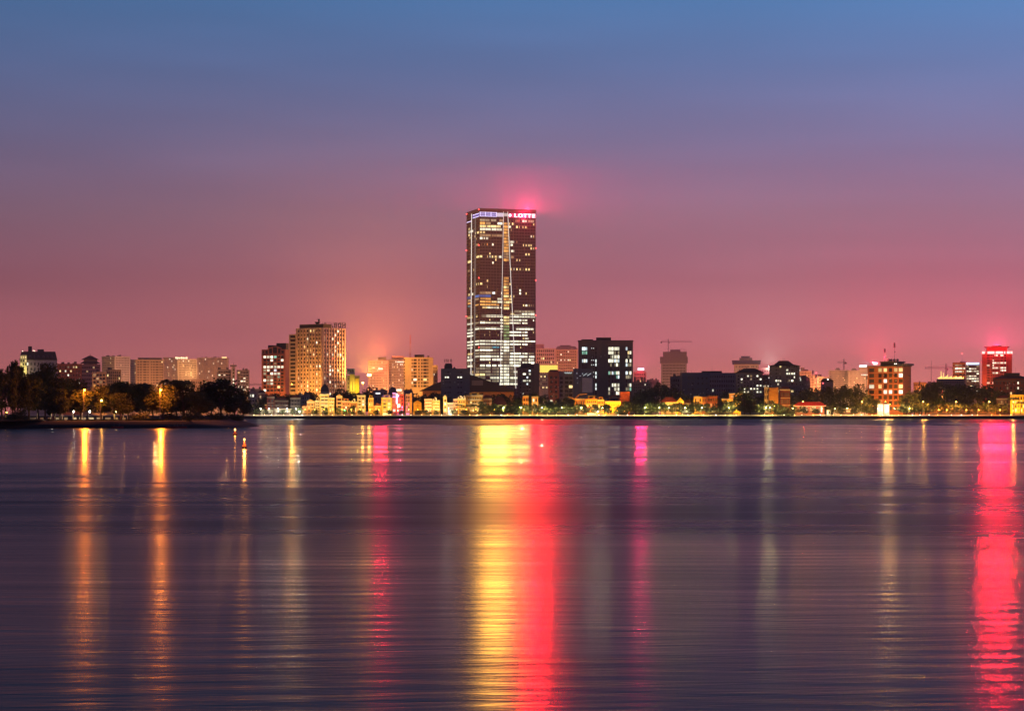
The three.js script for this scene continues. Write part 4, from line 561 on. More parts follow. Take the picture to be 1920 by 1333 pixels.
b = building({ name: 'blue_signed_block', label: 'violet office block with glowing pale blue roof sign left of the red tower', x0: 1812, x1: 1838, top: 681, Z: 2640, wall: '#606068', front: { n: 5, r: 12, lo: 740, hi: 684.5, w: 0.86, h: 0.45, lit: ['d...d', '.www.', 'wwdww', '....w', 'dwww.', 'wwwww', 'd.www', '.....', '.yw..', '.....', '...ww', 'd....'] } }); panelOn(b, 'roof_sign', glow(0.55, 0.66, 1, 1.7), 1813.5, 1837, 679.8, 683.8, 0.5, 0.5); { const d = part(b, 'sign_disc', new THREE.CylinderGeometry(1.5, 1.5, 0.5, 16).rotateX(Math.PI / 2), glow(1, 0.85, 1, 2)); d.position.set(b.px(1815), b.py(681.8), 1); } upGlow(b, [0.5, 0.2, 1], 200, 14, 4, b.px(1825), b.py(679.4), -2);
// --- red tower
b = building({ name: 'red_tower', label: 'red floodlit tower with white lit sign panels at the right edge', x0: 1843, x1: 1898, top: 661, Z: 2620, wall: '#b8564a', D: 30, front: { cols: [[1852, 1853.8], [1854.4, 1857], [1859, 1861], [1862.6, 1864.8], [1866, 1868], [1869.4, 1871.6], [1873, 1875], [1877, 1879.4], [1880, 1882.2], [1884, 1887]], r: 13, lo: 725, hi: 664, h: 0.62, lit: ['....ww.ww.', '..........', '...w......', '...wwwwwww', 'ww.w......', '...wwwdwww', '.......www', '...wwwd...', '..........', '..........', '..........', 'ww.w......', '..........'] } });
roofBox(b, 'crown', wallMat('#c23a3a'), 1851, 1889, 652, -0.95, -0.03); part(b, 'crown_cornice', metric(frustum(b.px(1850), b.px(1890), -b.D * 0.97, -b.D * 0.01, b.py(652), b.py(649.8), -2.2, -1)), wallMat('#b04040')); roofBox(b, 'lift_house', wallMat('#a83a3c'), 1861, 1879, 648, -0.7, -0.25, b.py(650));
for (const [a, c] of [[1843, 1848.4], [1853, 1866], [1868, 1881.5], [1883.2, 1886], [1888.4, 1894], [1895, 1899]]) panelOn(b, 'sign_panel', glow(1, 0.52, 0.46, 2.0), a, c, 658.8, 663.4, 0.9, 0.5); for (const x of [1850.3, 1888.6]) panelOn(b, 'corner_pier', wallMat('#c25a4a'), x - 0.8, x + 0.8, 664, 735, 0.4, 0.9);
faceLight(b, 'sign_light', [1, 0.0015, 0.022], LIGHTS.redtower, 34, 8, 0, b.py(659), 3); for (const x of [1852, 1870, 1888]) omni(b, 'unseen_crown_wash', [1, 0.02, 0.07], 420, b.px(x), b.py(661), 8, 40); part(b, 'added_crown_lamp', new THREE.SphereGeometry(0.16, 10, 8), glow(1, 0.1, 0.15, 12)).position.set(0, b.py(649.8) + 0.9, -b.D * 0.84); part(b, 'added_lamp_post', bar(V(0, b.py(650), -b.D * 0.84), V(0, b.py(649.8) + 0.7, -b.D * 0.84), 0.1), METAL); omni(b, 'added_crown_halo', [1, 0.02, 0.14], LIGHTS.upred, 0, b.py(649.8) + 0.9, -b.D * 0.84, 5);  // washes come from unseen lamps; crown lamp and post are added for the halo
omni(b, 'unseen_street_wash', [1, 0.3, 0.06], 900, b.px(1846), b.py(716), 16, 40);  // unseen lamp placed to light the tower base orange
b = building({ name: 'brick_villa_block', label: 'brown hip-roofed block with dark roof box at right edge below red tower', x0: 1864, x1: 1930, top: 710, Z: 2030, wall: '#7a4030', D: 22, front: { n: 9, r: 4, lo: 752, w: 0.4, h: 0.45, lit: ['......w.w', '...d..w..', '....y....', '.........'] } }); hipRoof(b, wallMat('#6c4c40'), 704.5, 9, 1.4); roofBox(b, 'roof_storey', DARKROOF, 1884, 1913, 699, -0.8, -0.2, b.py(705)); mast(b, 1905, 688, 0.08, DARKMETAL, -0.5, 'antenna_mast', b.py(700)); panelOn(b, 'cornice', wallMat('#6a605c'), 1864, 1930, 713.5, 715, 0.3, 0.8);
// more far slabs in the haze between the named ones
for (const [x0, x1, top, Z, lab] of [[1213, 1236, 712, 3400, 'low hazy roofs between black office block and unfinished tower'], [1502, 1520, 709, 2900, 'hazy brown flats behind the small violet block'], [1738, 1758, 718, 3300, 'low hazy flats left of the golden terrace'], [830, 873, 722, 2500, 'dim flats behind the black unlit block'], [468, 490, 729, 2900, 'low hazy flats in the skyline gap beside office block']]) { b = building({ label: lab, x0, x1, top, Z, wall: '#887c76', join: true, front: { n: 9, r: 3, lo: 740, w: 0.45, h: 0.5, lit: { p: 0.1, t: 'ye' } } }); clutter(b, 5); }
// --- cranes and masts
function crane(px, topPx, jib0, jib1, Z, label, base) {
  const p = at(px, 0, Z), k = Z / F; p.y = base ?? GROUND; const c = thing('tower_crane', label, 'crane', p, 0), h = EYE + (HORIZON - topPx) * k - p.y, steel = wallMat('#786c68');
  const m = new Boxes(), w = 0.9; for (const [x, z] of [[-w, -w], [w, -w], [-w, w], [w, w]]) m.geo(bar(V(x, 0, z), V(x, h, z), 0.16, 4)); for (let i = 0; i < h / 2.4; i++) m.geo(bar(V(-w, i * 2.4, w), V(w, i * 2.4 + 2.4, w), 0.11, 4)).geo(bar(V(w, i * 2.4, -w), V(-w, i * 2.4 + 2.4, -w), 0.11, 4));
  part(c, 'mast', m.build(), steel);
  const j = new Boxes(), a = jib0 * k, e = jib1 * k; for (const y of [h - 6, h - 4.2]) j.geo(bar(V(a, y, 0), V(e, y, 0), 0.2, 4)); for (let x = a; x < e; x += 2.5) j.geo(bar(V(x, h - 6, 0), V(Math.min(e, x + 2.5), h - 4.2, 0), 0.12, 4)); const jb = part(c, 'jib', j.build(), steel);
  part(jb, 'tie_bar', bar(V(0, h, 0), V(e * 0.7, h - 4.2, 0), 0.1, 4), steel); part(jb, 'tie_bar', bar(V(0, h, 0), V(a * 0.9, h - 4.2, 0), 0.1, 4), steel); part(jb, 'counterweight', new THREE.BoxGeometry(3, 3, 2).translate(Math.abs(a) < Math.abs(e) ? a : e, h - 6.5, 0), CONCRETE); part(c, 'cab', new THREE.BoxGeometry(2, 2.2, 2).translate(1.6, h - 7.5, 0.6), METAL);
}
crane(1253.5, 636, -13, 44, 4330, 'tower crane above the unfinished concrete tower');
crane(1583, 674, -12, 3.5, 3820, 'small tower crane above the pink apartment slabs');
crane(463, 714, -2, 27, 2900, 'tower crane with long low jib in the skyline gap left of office block');
crane(1775, 683, -40, 14, 3000, 'tower crane with thin jib above the golden terrace');
{ const p = at(769, 0, 3500); p.y = GROUND; const t = thing('lattice_mast', 'red and white lattice broadcasting mast left of the skyscraper', 'mast', p), h = EYE + (HORIZON - 628) * 3500 / F - GROUND; const rw = [wallMat('#b03a34'), wallMat('#c9a09a')]; for (let s = 0; s < 9; s++) { const m = new Boxes(), y0 = h * s / 9, y1 = h * (s + 1) / 9, w0 = 3.2 * (1 - s / 9.6), w1 = 3.2 * (1 - (s + 1) / 9.6); for (const [x, z] of [[-1, -1], [1, -1], [-1, 1], [1, 1]]) m.geo(bar(V(x * w0, y0, z * w0), V(x * w1, y1, z * w1), 0.22, 4)); for (let i = 0; i < 3; i++) { const a = y0 + (y1 - y0) * i / 3, c = y0 + (y1 - y0) * (i + 1) / 3, wa = w0 + (w1 - w0) * i / 3, wc = w0 + (w1 - w0) * (i + 1) / 3; m.geo(bar(V(-wa, a, wa), V(wc, c, wc), 0.14, 4)).geo(bar(V(wa, a, wa), V(-wc, c, wc), 0.14, 4)); } part(t, 'mast_section', m.build(), rw[s % 2]); } }
for (const [x, top, lab] of [[1524.5, 693.5, 'antenna mast with boxy head beside far orange block, left of two'], [1531, 700, 'antenna mast with red beacon beside far orange block, right of two'], [1626, 704, 'antenna mast standing just left of the orange hotel'], [1747, 676, 'slim bare mast above trees left of golden terrace'], [1516, 706, 'short dark antenna mast near small violet block'], [1725, 714, 'short dark mast right of the orange hotel']]) { const Z = 2150, p = at(x, 0, Z); p.y = GROUND; const t = thing('antenna_mast', lab, 'mast', p), h = EYE + (HORIZON - top) * Z / F - GROUND; const pl = part(t, 'pole', cyl(0.3, 0.14, h, 6), DARKMETAL); if (x !== 1747) for (let i = 0; i < 3; i++) { const a = part(pl, 'panel_antenna', BOX, DARKMETAL); a.position.set(Math.cos(i * 2.1) * 0.6, h - 2.4, Math.sin(i * 2.1) * 0.6); a.scale.set(0.5, 3.4, 0.5); } if (x === 1531) { const l = part(t, 'beacon_light', new THREE.SphereGeometry(0.5, 8, 6), glow(1, 0.08, 0.1, 10)); l.position.y = h + 0.3; } }
// --- the floodlight mast that burns in the haze, and a smaller one
for (const [x, y, Z, I, r, lab] of [[692, 703, 2350, LIGHTS.star, 1.1, 'tall mast with glaring orange-yellow floodlights right of bank tower'], [680, 717.5, 2300, 2500, 0.6, 'smaller mast floodlight left of the glaring tall one']]) { const p = at(x, 0, Z); p.y = GROUND; const t = thing('floodlight_mast', lab, 'floodlight', p), h = EYE + (HORIZON - y) * Z / F - GROUND; part(t, 'pole', cyl(0.4, 0.2, h - 1, 7), METAL); const hf = part(t, 'head_frame', new THREE.BoxGeometry(3.4 * r, 0.3, 0.4).translate(0, h - 1, 0), METAL); for (let i = 0; i < 4; i++) { const l = part(hf, 'floodlight', new RoundedBoxGeometry(0.9 * r, 1.3 * r, 0.5, 2, 0.1), glow(1, 0.66, 0.16, r > 1 ? 30 : 14)); l.position.set((i - 1.5) * 0.95 * r, h, 0.2); } omni(t, 'flood_glow_beam', [1, 0.42, 0.07], I, 0, h, 2.2, 40); upGlow(t, [1, 0.36, 0.06], r > 1 ? 62000 : 6000, 6, 5, 0, h + 1.2, 0); }
// ---------------------------------------------------------------- the row of narrow houses along the shore road
function house(o) {
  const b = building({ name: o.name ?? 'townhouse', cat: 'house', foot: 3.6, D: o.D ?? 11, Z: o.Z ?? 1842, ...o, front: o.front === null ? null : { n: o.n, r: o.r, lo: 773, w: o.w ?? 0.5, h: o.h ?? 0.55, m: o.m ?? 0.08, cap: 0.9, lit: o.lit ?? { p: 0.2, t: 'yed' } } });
  const trim = wallMat(o.trim ?? '#e2d4b4');
  if (o.front !== null && o.cornices !== false) for (let r = 1; r <= o.r; r++) { const y = b.h - 0.6 - (b.h - 3.6) * (r - 0.5) / o.r + (b.h - 3.6) / o.r * 0.5; const p = part(b, 'cornice', BOX, trim); p.position.set(0, y, 0.2); p.scale.set(b.W + 0.2, 0.26, 0.5); if (o.balcony && r < o.r) { const q = part(b, 'balcony', BOX, trim); q.position.set(0, y - (b.h - 3.6) / o.r + 0.75, 0.5); q.scale.set(b.W * 0.84, 0.8, 0.12); const f = part(b, 'balcony_floor', BOX, trim); f.position.set(0, y - (b.h - 3.6) / o.r + 0.35, 0.28); f.scale.set(b.W * 0.86, 0.12, 0.55); } }
  if (o.front !== null) { const d = part(b, 'shutter_door', BOX, o.shop ? lit(o.shop) : wallMat('#785c50')); d.position.set(0, 1.45, 0.02); d.scale.set(b.W * 0.72, 2.6, 0.12); }
  const cap = part(b, 'parapet', BOX, trim); cap.position.set(0, b.h + 0.2, -0.1); cap.scale.set(b.W + 0.3, 0.45, 0.6);
  if (o.roof === 'gable') part(b, 'roof', metric(gable(b.xa - 0.4, b.xa + b.W + 0.4, -b.D, 0.5, b.h + 0.43, b.h + 0.43 + (o.rise ?? 3))), wallMat(o.roofColor ?? '#7a3c2a'));
  if (o.roof === 'hip') part(b, 'roof', metric(frustum(b.xa - 0.5, b.xa + b.W + 0.5, -b.D - 0.4, 0.6, b.h + 0.43, b.h + 0.43 + (o.rise ?? 2.6), b.W * 0.3, b.D * 0.4)), wallMat(o.roofColor ?? '#6a3226'));
  if (o.roof === 'pent') { const s = part(b, 'roof_room', metric(new THREE.BoxGeometry(b.W * 0.6, 2.6, 5).translate(0, b.h + 1.3, -5)), wallMat(o.wall)); const w = part(b, 'window', BOX, rnd() < 0.4 ? lit('y') : GLASS); w.position.set(0, b.h + 1.4, -2.46); w.scale.set(b.W * 0.3, 1.3, 0.1); }
  if (o.dome) for (const f of o.dome) { const d = part(b, 'dormer', metric(new THREE.CylinderGeometry(1.5, 1.5, 1, 14, 1, false, 0, Math.PI).rotateX(-Math.PI / 2).rotateZ(0)), trim); d.rotation.y = 0; d.position.set(b.xa + b.W * f, b.h + 1.6, 0); const q = part(d, 'dormer_wall', BOX, trim); q.position.set(0, -0.7, 0); q.scale.set(3, 1.6, 0.9); const w = part(d, 'dormer_window', BOX, GLASS2); w.position.set(0, -0.5, 0.5); w.scale.set(1.3, 1.4, 0.12); }
  return b;
}
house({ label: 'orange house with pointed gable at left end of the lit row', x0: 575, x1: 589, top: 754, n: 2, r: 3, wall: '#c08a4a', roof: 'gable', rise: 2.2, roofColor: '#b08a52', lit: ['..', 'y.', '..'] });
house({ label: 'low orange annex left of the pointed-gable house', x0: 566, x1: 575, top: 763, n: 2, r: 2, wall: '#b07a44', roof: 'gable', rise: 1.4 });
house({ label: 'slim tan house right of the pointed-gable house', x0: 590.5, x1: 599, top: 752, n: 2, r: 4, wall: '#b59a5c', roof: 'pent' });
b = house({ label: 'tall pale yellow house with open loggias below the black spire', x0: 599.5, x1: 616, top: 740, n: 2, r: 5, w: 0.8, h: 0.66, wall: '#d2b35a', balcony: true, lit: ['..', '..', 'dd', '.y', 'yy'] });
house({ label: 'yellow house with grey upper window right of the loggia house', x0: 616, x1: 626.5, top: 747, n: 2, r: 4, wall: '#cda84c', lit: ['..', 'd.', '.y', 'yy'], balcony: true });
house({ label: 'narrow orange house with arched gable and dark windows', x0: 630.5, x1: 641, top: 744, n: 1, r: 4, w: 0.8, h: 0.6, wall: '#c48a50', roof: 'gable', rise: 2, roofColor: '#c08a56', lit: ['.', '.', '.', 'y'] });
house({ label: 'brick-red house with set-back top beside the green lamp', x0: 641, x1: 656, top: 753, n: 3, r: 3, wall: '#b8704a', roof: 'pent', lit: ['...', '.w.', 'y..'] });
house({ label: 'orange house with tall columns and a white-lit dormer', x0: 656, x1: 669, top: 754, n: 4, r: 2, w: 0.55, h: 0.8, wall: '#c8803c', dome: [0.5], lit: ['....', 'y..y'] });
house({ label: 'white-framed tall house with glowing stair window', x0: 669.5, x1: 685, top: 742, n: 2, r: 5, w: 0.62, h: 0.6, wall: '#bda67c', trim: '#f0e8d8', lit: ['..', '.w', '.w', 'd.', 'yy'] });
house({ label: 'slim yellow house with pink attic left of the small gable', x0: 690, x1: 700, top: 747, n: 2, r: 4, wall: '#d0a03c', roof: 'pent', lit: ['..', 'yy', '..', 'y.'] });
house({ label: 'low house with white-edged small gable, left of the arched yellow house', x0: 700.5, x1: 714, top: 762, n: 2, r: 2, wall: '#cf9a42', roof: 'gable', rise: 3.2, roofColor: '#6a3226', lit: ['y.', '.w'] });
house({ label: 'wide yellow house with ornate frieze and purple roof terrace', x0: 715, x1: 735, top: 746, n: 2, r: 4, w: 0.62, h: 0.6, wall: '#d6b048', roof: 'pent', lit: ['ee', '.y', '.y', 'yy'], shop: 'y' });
for (let i = 0; i < 6; i++) panelOn(scene.children[scene.children.length - 1], 'terrace_light', glow(0.55, 0.2, 1, 0.9), 717 + i * 3, 718.2 + i * 3, 741.5 + (i % 2), 742.6 + (i % 2), -1, 0.3);
// neon houses
b = house({ name: 'neon_house', label: 'magenta-framed narrow house left of the white neon stripe', x0: 735.5, x1: 742, top: 737, n: 1, r: 5, w: 0.8, h: 0.6, wall: '#b05a50', trim: '#d8a0b0', lit: ['v', 'r', 'r', 'r', 'w'] }); for (const y of [737.5, 744.5]) panelOn(b, 'neon_light', glow(1, 0.35, 0.95, 2), 735.6, 742, y - 0.5, y + 0.5, 0.5);
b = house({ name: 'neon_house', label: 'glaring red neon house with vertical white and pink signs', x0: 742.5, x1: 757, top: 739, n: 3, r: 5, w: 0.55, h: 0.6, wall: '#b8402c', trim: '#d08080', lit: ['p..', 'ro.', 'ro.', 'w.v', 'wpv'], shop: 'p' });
panelOn(b, 'neon_sign', glow(1, 0.8, 1, 3.2), 742.4, 744.6, 738, 757, 0.8, 0.5); panelOn(b, 'neon_sign', glow(1, 0.05, 0.06, 1.7), 745.5, 749.5, 745, 757, 0.5, 0.4); panelOn(b, 'neon_sign', glow(0.9, 0.5, 1, 2), 744.6, 748, 740, 744, 0.5, 0.4); panelOn(b, 'neon_sign', glow(1, 0.8, 0.55, 3), 744.5, 750, 758, 763.5, 0.6, 0.4); panelOn(b, 'roof_light', glow(1, 0.72, 0.5, 2), 743, 753, 729.5, 733.5, -2, 0.4);
part(b, 'sign_post', bar(V(b.px(748), b.h, -2), V(b.px(748), b.py(733), -2), 0.2), METAL);
faceLight(b, 'neon_light', [1, 0.02, 0.10], LIGHTS.neon, 8, 12, b.px(747), b.py(750), 2); omni(b, 'neon_wash', [1, 0.25, 0.75], 160, b.px(750), b.py(769), 9); omni(b, 'neon_wash', [1, 0.06, 0.08], 90, b.px(748), b.py(750), 7);
house({ name: 'townhouse', label: 'tall house with orange side wall and pink-lit lower floors', x0: 760, x1: 768.5, top: 740, n: 2, r: 5, w: 0.62, h: 0.62, wall: '#a06a54', trim: '#c8a8a0', lit: ['..', '..', '.p', 'p.', 'pp'], shop: 'p' });
house({ label: 'slim orange blank-fronted house right of the pink-lit house', x0: 768.8, x1: 772, top: 738, n: 1, r: 4, w: 0.3, h: 0.3, wall: '#cf8f44', lit: { p: 0 }, cornices: false });
b = house({ name: 'gabled_house', label: 'small yellow gabled house with cross-shaped window standing above dark shrubs', x0: 775, x1: 790, top: 756.5, Z: 1850, n: 1, r: 1, w: 0.1, h: 0.1, wall: '#d39a2c', trim: '#c08a30', lit: { p: 0 }, roof: 'gable', rise: 2.4, roofColor: '#cf9630', cornices: false }); panelOn(b, 'cross_window', DARKMETAL, 779.5, 786, 760.4, 761, 0.2, 0.1); panelOn(b, 'cross_window', DARKMETAL, 782.6, 783.2, 758, 763.5, 0.22, 0.1); panelOn(b, 'upper_floor', wallMat('#d8a030'), 775, 790, 756.5, 767.5, 0.05, 0.35);
house({ label: 'white-trimmed house with striped floors right of the small gabled house', x0: 796, x1: 810, top: 749, n: 3, r: 4, w: 0.6, h: 0.5, wall: '#bf8a5c', trim: '#f2e6d2', balcony: true, lit: ['...', '..e', 'y..', 'ywy'] });
house({ label: 'yellow house with round attic window beside the white-trimmed house', x0: 810.5, x1: 824.5, top: 751.5, n: 3, r: 4, wall: '#d2a23a', dome: [0.35], lit: ['.y.', '...', 'y..', 'yyy'], balcony: true });
house({ label: 'slender white-lanterned house left of the white floodlit front', x0: 831, x1: 838, top: 746, n: 1, r: 4, w: 0.6, h: 0.5, wall: '#c4a866', roof: 'gable', rise: 2.4, roofColor: '#cbb583', lit: ['.', 'w', '.', 'y'] });
house({ label: 'low dark house with white floodlit ground floor', x0: 838.5, x1: 849.5, top: 756, n: 3, r: 3, wall: '#8f8272', lit: ['...', 'c..', 'www'], shop: 'w' });
house({ label: 'brown house with pink windows left of the twin-domed house', x0: 850, x1: 858, top: 749, n: 2, r: 4, wall: '#a8704a', lit: ['..', 'e.', '..', 'ww'] });
house({ label: 'yellow house with twin domed dormers', x0: 858.5, x1: 873, top: 748, n: 3, r: 3, wall: '#d0a23e', dome: [0.25, 0.75], lit: ['...', 'y..', '.yy'] });
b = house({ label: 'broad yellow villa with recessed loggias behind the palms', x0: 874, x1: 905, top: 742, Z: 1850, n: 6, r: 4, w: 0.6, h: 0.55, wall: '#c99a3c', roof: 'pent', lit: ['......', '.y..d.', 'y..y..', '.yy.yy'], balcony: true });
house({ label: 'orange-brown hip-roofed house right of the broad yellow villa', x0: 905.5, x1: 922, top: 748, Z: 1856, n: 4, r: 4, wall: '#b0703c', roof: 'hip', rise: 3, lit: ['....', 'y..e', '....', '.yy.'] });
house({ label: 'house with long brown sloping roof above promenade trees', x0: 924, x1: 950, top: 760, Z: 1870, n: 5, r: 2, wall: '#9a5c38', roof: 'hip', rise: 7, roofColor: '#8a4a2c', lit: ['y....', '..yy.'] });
// darker houses behind the left end of the row
house({ label: 'dark red house near the spit, left of the office block trees', x0: 484, x1: 497, top: 738, Z: 1900, n: 2, r: 4, wall: '#8a4034', roof: 'hip', lit: { p: 0.05, t: 'e' } });
house({ label: 'dark red gabled house below the pedimented office block', x0: 500, x1: 514, top: 745, Z: 1885, n: 2, r: 3, wall: '#8f4638', roof: 'gable', lit: { p: 0.08, t: 'e' } });
house({ label: 'dark house with slanting canopy below the pedimented office block', x0: 514, x1: 540, top: 752, Z: 1890, n: 5, r: 3, wall: '#6e382e', roof: 'hip', lit: { p: 0.06, t: 'w' } });
house({ label: 'dim violet-grey house left of the orange annex', x0: 544, x1: 563, top: 747, Z: 1880, n: 3, r: 4, wall: '#6a605c', roof: 'hip', lit: { p: 0.04, t: 'w' } });
b = house({ name: 'spired_house', label: 'black house with steep pointed spire roof before the bank tower', x0: 601, x1: 616, top: 735, Z: 1905, n: 3, r: 4, wall: '#6a605c', lit: { p: 0 } }); part(b, 'spire', metric(frustum(b.xa - 0.3, b.xa + b.W + 0.3, -b.W, 0.3, b.h, b.py(727), 0.6, 0.6)), DARKROOF); part(b, 'spire_tip', metric(frustum(b.xa + 0.4, b.xa + b.W - 0.4, -b.W + 0.6, -0.4, b.py(727), b.py(718.5), b.W / 2 - 0.5, b.W / 2 - 0.7)), DARKROOF);
for (const [x0, x1, top, lab] of [[700, 726, 732, 'dark flat-roofed house behind the small white-edged gable'], [728, 744, 731, 'dark violet flat roofs behind the purple roof terrace'], [757, 774, 733, 'dark violet house behind the pink-lit house'], [848, 876, 745, 'dark house behind the twin-domed house'], [560, 580, 741, 'dark house behind the orange annex']]) { b = house({ label: lab, x0, x1, top, Z: 1915, n: 4, r: 4, wall: '#706874', trim: '#706874', lit: { p: 0.06, t: 'wv' } }); clutter(b, 4); }
b = scene.children.find((c) => c.userData.label === 'dark flat-roofed house behind the small white-edged gable'); panelOn(b, 'roof_light_arch', glow(1, 0.95, 0.9, 2), 704, 712.5, 736.8, 738.6, 0.6, 0.5);
// middle stretch behind the promenade trees
house({ label: 'small orange-walled house under dark trees left of brick blocks', x0: 980, x1: 991, top: 743, Z: 1920, n: 2, r: 3, wall: '#c98a3c', roof: 'hip', lit: { p: 0.3, t: 'yc' } });
house({ label: 'small pale house with white lamps under trees left of round brick block', x0: 997, x1: 1009, top: 744, Z: 1915, n: 2, r: 3, wall: '#c9a070', lit: ['w.', '.w', 'cc'] });
b = house({ name: 'restaurant', label: 'orange restaurant with arched canopy trim below the pale billboard', x0: 1078, x1: 1098, top: 748, Z: 1880, n: 4, r: 2, wall: '#b07038', lit: ['....', 'ye.e'] }); for (const [a, c] of [[[1079, 747], [1086, 740]], [[1086, 740], [1101, 739]], [[1079, 747], [1080, 756]], [[1066, 744], [1080, 750]]]) part(b, 'canopy_beam', bar(V(b.px(a[0]), b.py(a[1]), 0.5), V(b.px(c[0]), b.py(c[1]), 0.5), 0.4), wallMat('#d8923c'));
house({ name: 'restaurant', label: 'bright yellow restaurant with red trim below black office block', x0: 1098, x1: 1120, top: 748, Z: 1870, n: 5, r: 3, wall: '#dca82c', trim: '#d88a6a', roof: 'pent', balcony: true, lit: ['.....', 'y.y.y', 'yy.yy'], shop: 'y' });
house({ label: 'narrow orange house right of the bright yellow restaurant', x0: 1121, x1: 1133, top: 750, Z: 1872, n: 3, r: 3, wall: '#d2963c', lit: ['...', 'y..', 'yy.'], roof: 'pent' });
house({ label: 'low lemon-yellow wall building left of the orange-red cube', x0: 1135, x1: 1164, top: 753, Z: 1876, n: 6, r: 2, wall: '#e0bc34', w: 0.3, h: 0.3, lit: { p: 0.1, t: 'y' } });
house({ name: 'cube_house', label: 'plain orange-red cube house at right foot of black office block', x0: 1162.5, x1: 1181, top: 735.5, Z: 1890, n: 3, r: 3, w: 0.15, h: 0.15, wall: '#b8502c', trim: '#b8502c', lit: { p: 0 }, cornices: false });
{ const q = house({ label: 'dark house with orange arch above the lemon-yellow building', x0: 1142, x1: 1161, top: 745, Z: 1905, n: 3, r: 3, wall: '#70584c', lit: { p: 0 } }); part(q, 'arch', new THREE.TorusGeometry(4, 0.45, 6, 20, Math.PI).translate(q.px(1152), q.py(750), 0.8), wallMat('#cf8040')); }
b = house({ name: 'villa', label: 'long red-roofed villa behind promenade lamps left of yellow gable', x0: 1240, x1: 1270, top: 755, Z: 1875, n: 6, r: 2, wall: '#c0a088', roof: 'hip', rise: 4.6, roofColor: '#7a2a1e', lit: ['.ww...', 'y.y...'] });
house({ name: 'villa', label: 'bright yellow gable-ended villa right of the red-roofed villa', x0: 1269.5, x1: 1282.5, top: 754.5, Z: 1872, n: 2, r: 2, wall: '#dcb42e', roof: 'gable', rise: 4, roofColor: '#d8b030', lit: ['..', 'y.'] });
house({ name: 'villa', label: 'small brown house right of the bright yellow gable', x0: 1283, x1: 1296, top: 757, Z: 1880, n: 3, r: 2, wall: '#9a6a44', roof: 'hip', rise: 3 });
b = house({ name: 'villa', label: 'two-tone yellow and brown square house left of the brick house', x0: 1301, x1: 1317, top: 744, Z: 1868, n: 3, r: 3, w: 0.5, h: 0.6, wall: '#d8a23a', lit: ['.d.', '..e', 'y.y'] });
house({ name: 'villa', label: 'brown flank house between square yellow house and brick house', x0: 1317.3, x1: 1325, top: 744.5, Z: 1872, n: 2, r: 3, wall: '#8a4e2c', trim: '#8a5c3c', lit: ['..', 'e.', '..'] });
house({ name: 'villa', label: 'red brick house with slender white corner posts', x0: 1326, x1: 1346, top: 743, Z: 1878, n: 4, r: 3, wall: '#8c4428', trim: '#6e4a3c', lit: ['....', '.e..', 'e..e'] });
b = house({ name: 'modern_house', label: 'modern yellow house with overhanging upper box left of the round tree', x0: 1354, x1: 1389, top: 748, Z: 1870, n: 5, r: 2, wall: '#d8ac30', lit: ['.y...', 'yy.yy'] }); part(b, 'upper_box', metric(new THREE.BoxGeometry(b.px(1391) - b.px(1368), b.py(738.5) - b.py(748.3), 9).translate((b.px(1391) + b.px(1368)) / 2, (b.py(738.5) + b.py(748.3)) / 2, -3.4)), wallMat('#d89a4a')); panelOn(b, 'window', lit('e'), 1371, 1378, 741.5, 745.5, 1.15, 0.2); panelOn(b, 'roof_edge', wallMat('#d8d0c4'), 1367, 1391.5, 737.4, 738.6, 1.0, 3); panelOn(b, 'roof_edge', wallMat('#e8e0d0'), 1353, 1370, 748, 749.2, 0.4, 2);
b = house({ label: 'slim pale house with stacked windows beside the tan blank wall', x0: 1434, x1: 1442, top: 727, Z: 1905, n: 2, r: 4, wall: '#b09a80', roof: 'pent', lit: { p: 0.1, t: 'y' } });
house({ name: 'blank_wall_house', label: 'house with large blank tan side wall below the black hip-roofed block', x0: 1442.5, x1: 1460, top: 727.5, Z: 1900, n: 3, r: 3, w: 0.06, h: 0.06, wall: '#a8722e', trim: '#9a6a34', lit: { p: 0 }, cornices: false });
house({ label: 'dark red house right of the blank tan wall', x0: 1463, x1: 1482, top: 731, Z: 1915, n: 4, r: 3, wall: '#6a2a20', lit: { p: 0.03, t: 'e' }, roof: 'hip' });
// red-roofed pavilion restaurant
b = building({ name: 'pavilion_restaurant', label: 'long pavilion restaurant with glowing red hip roof and white eaves', cat: 'restaurant', x0: 1492, x1: 1546, top: 761.5, Z: 1850, wall: '#b87a58', D: 14, foot: 1, front: { n: 12, r: 1, lo: 774, hi: 762, w: 0.7, h: 0.8, lit: ['rewywreywrew'] } }); part(b, 'roof', metric(frustum(b.px(1488), b.px(1550), -15, 1.6, b.h + 0.3, b.py(753.4), 4.8, 6)), wallMat('#a8241a')); panelOn(b, 'eave', wallMat('#e0d4c4'), 1488.6, 1549.4, 760.6, 762, 1.2, 0.9);
omni(b, 'unseen_glow_light', [1, 0.12, 0.06], 320, b.px(1508), b.py(758), 9); omni(b, 'unseen_glow_light', [1, 0.12, 0.06], 320, b.px(1530), b.py(758), 9);  // unseen red lamps placed to light the pavilion roof
{ const kk = building({ name: 'kiosk', label: 'small white kiosk on the promenade right of the pavilion restaurant', cat: 'kiosk', x0: 1551, x1: 1557.5, top: 769.5, Z: 1811, wall: '#e4e2e0', D: 2.4, base: GROUND, foot: 0.5, front: { n: 2, r: 1, lo: 777, hi: 770.5, w: 0.7, h: 0.8, lit: ['w.'] } }); slab(kk, 'roof', wallMat('#d8d8d8'), 0.3, kk.h, kk.h + 0.25); }
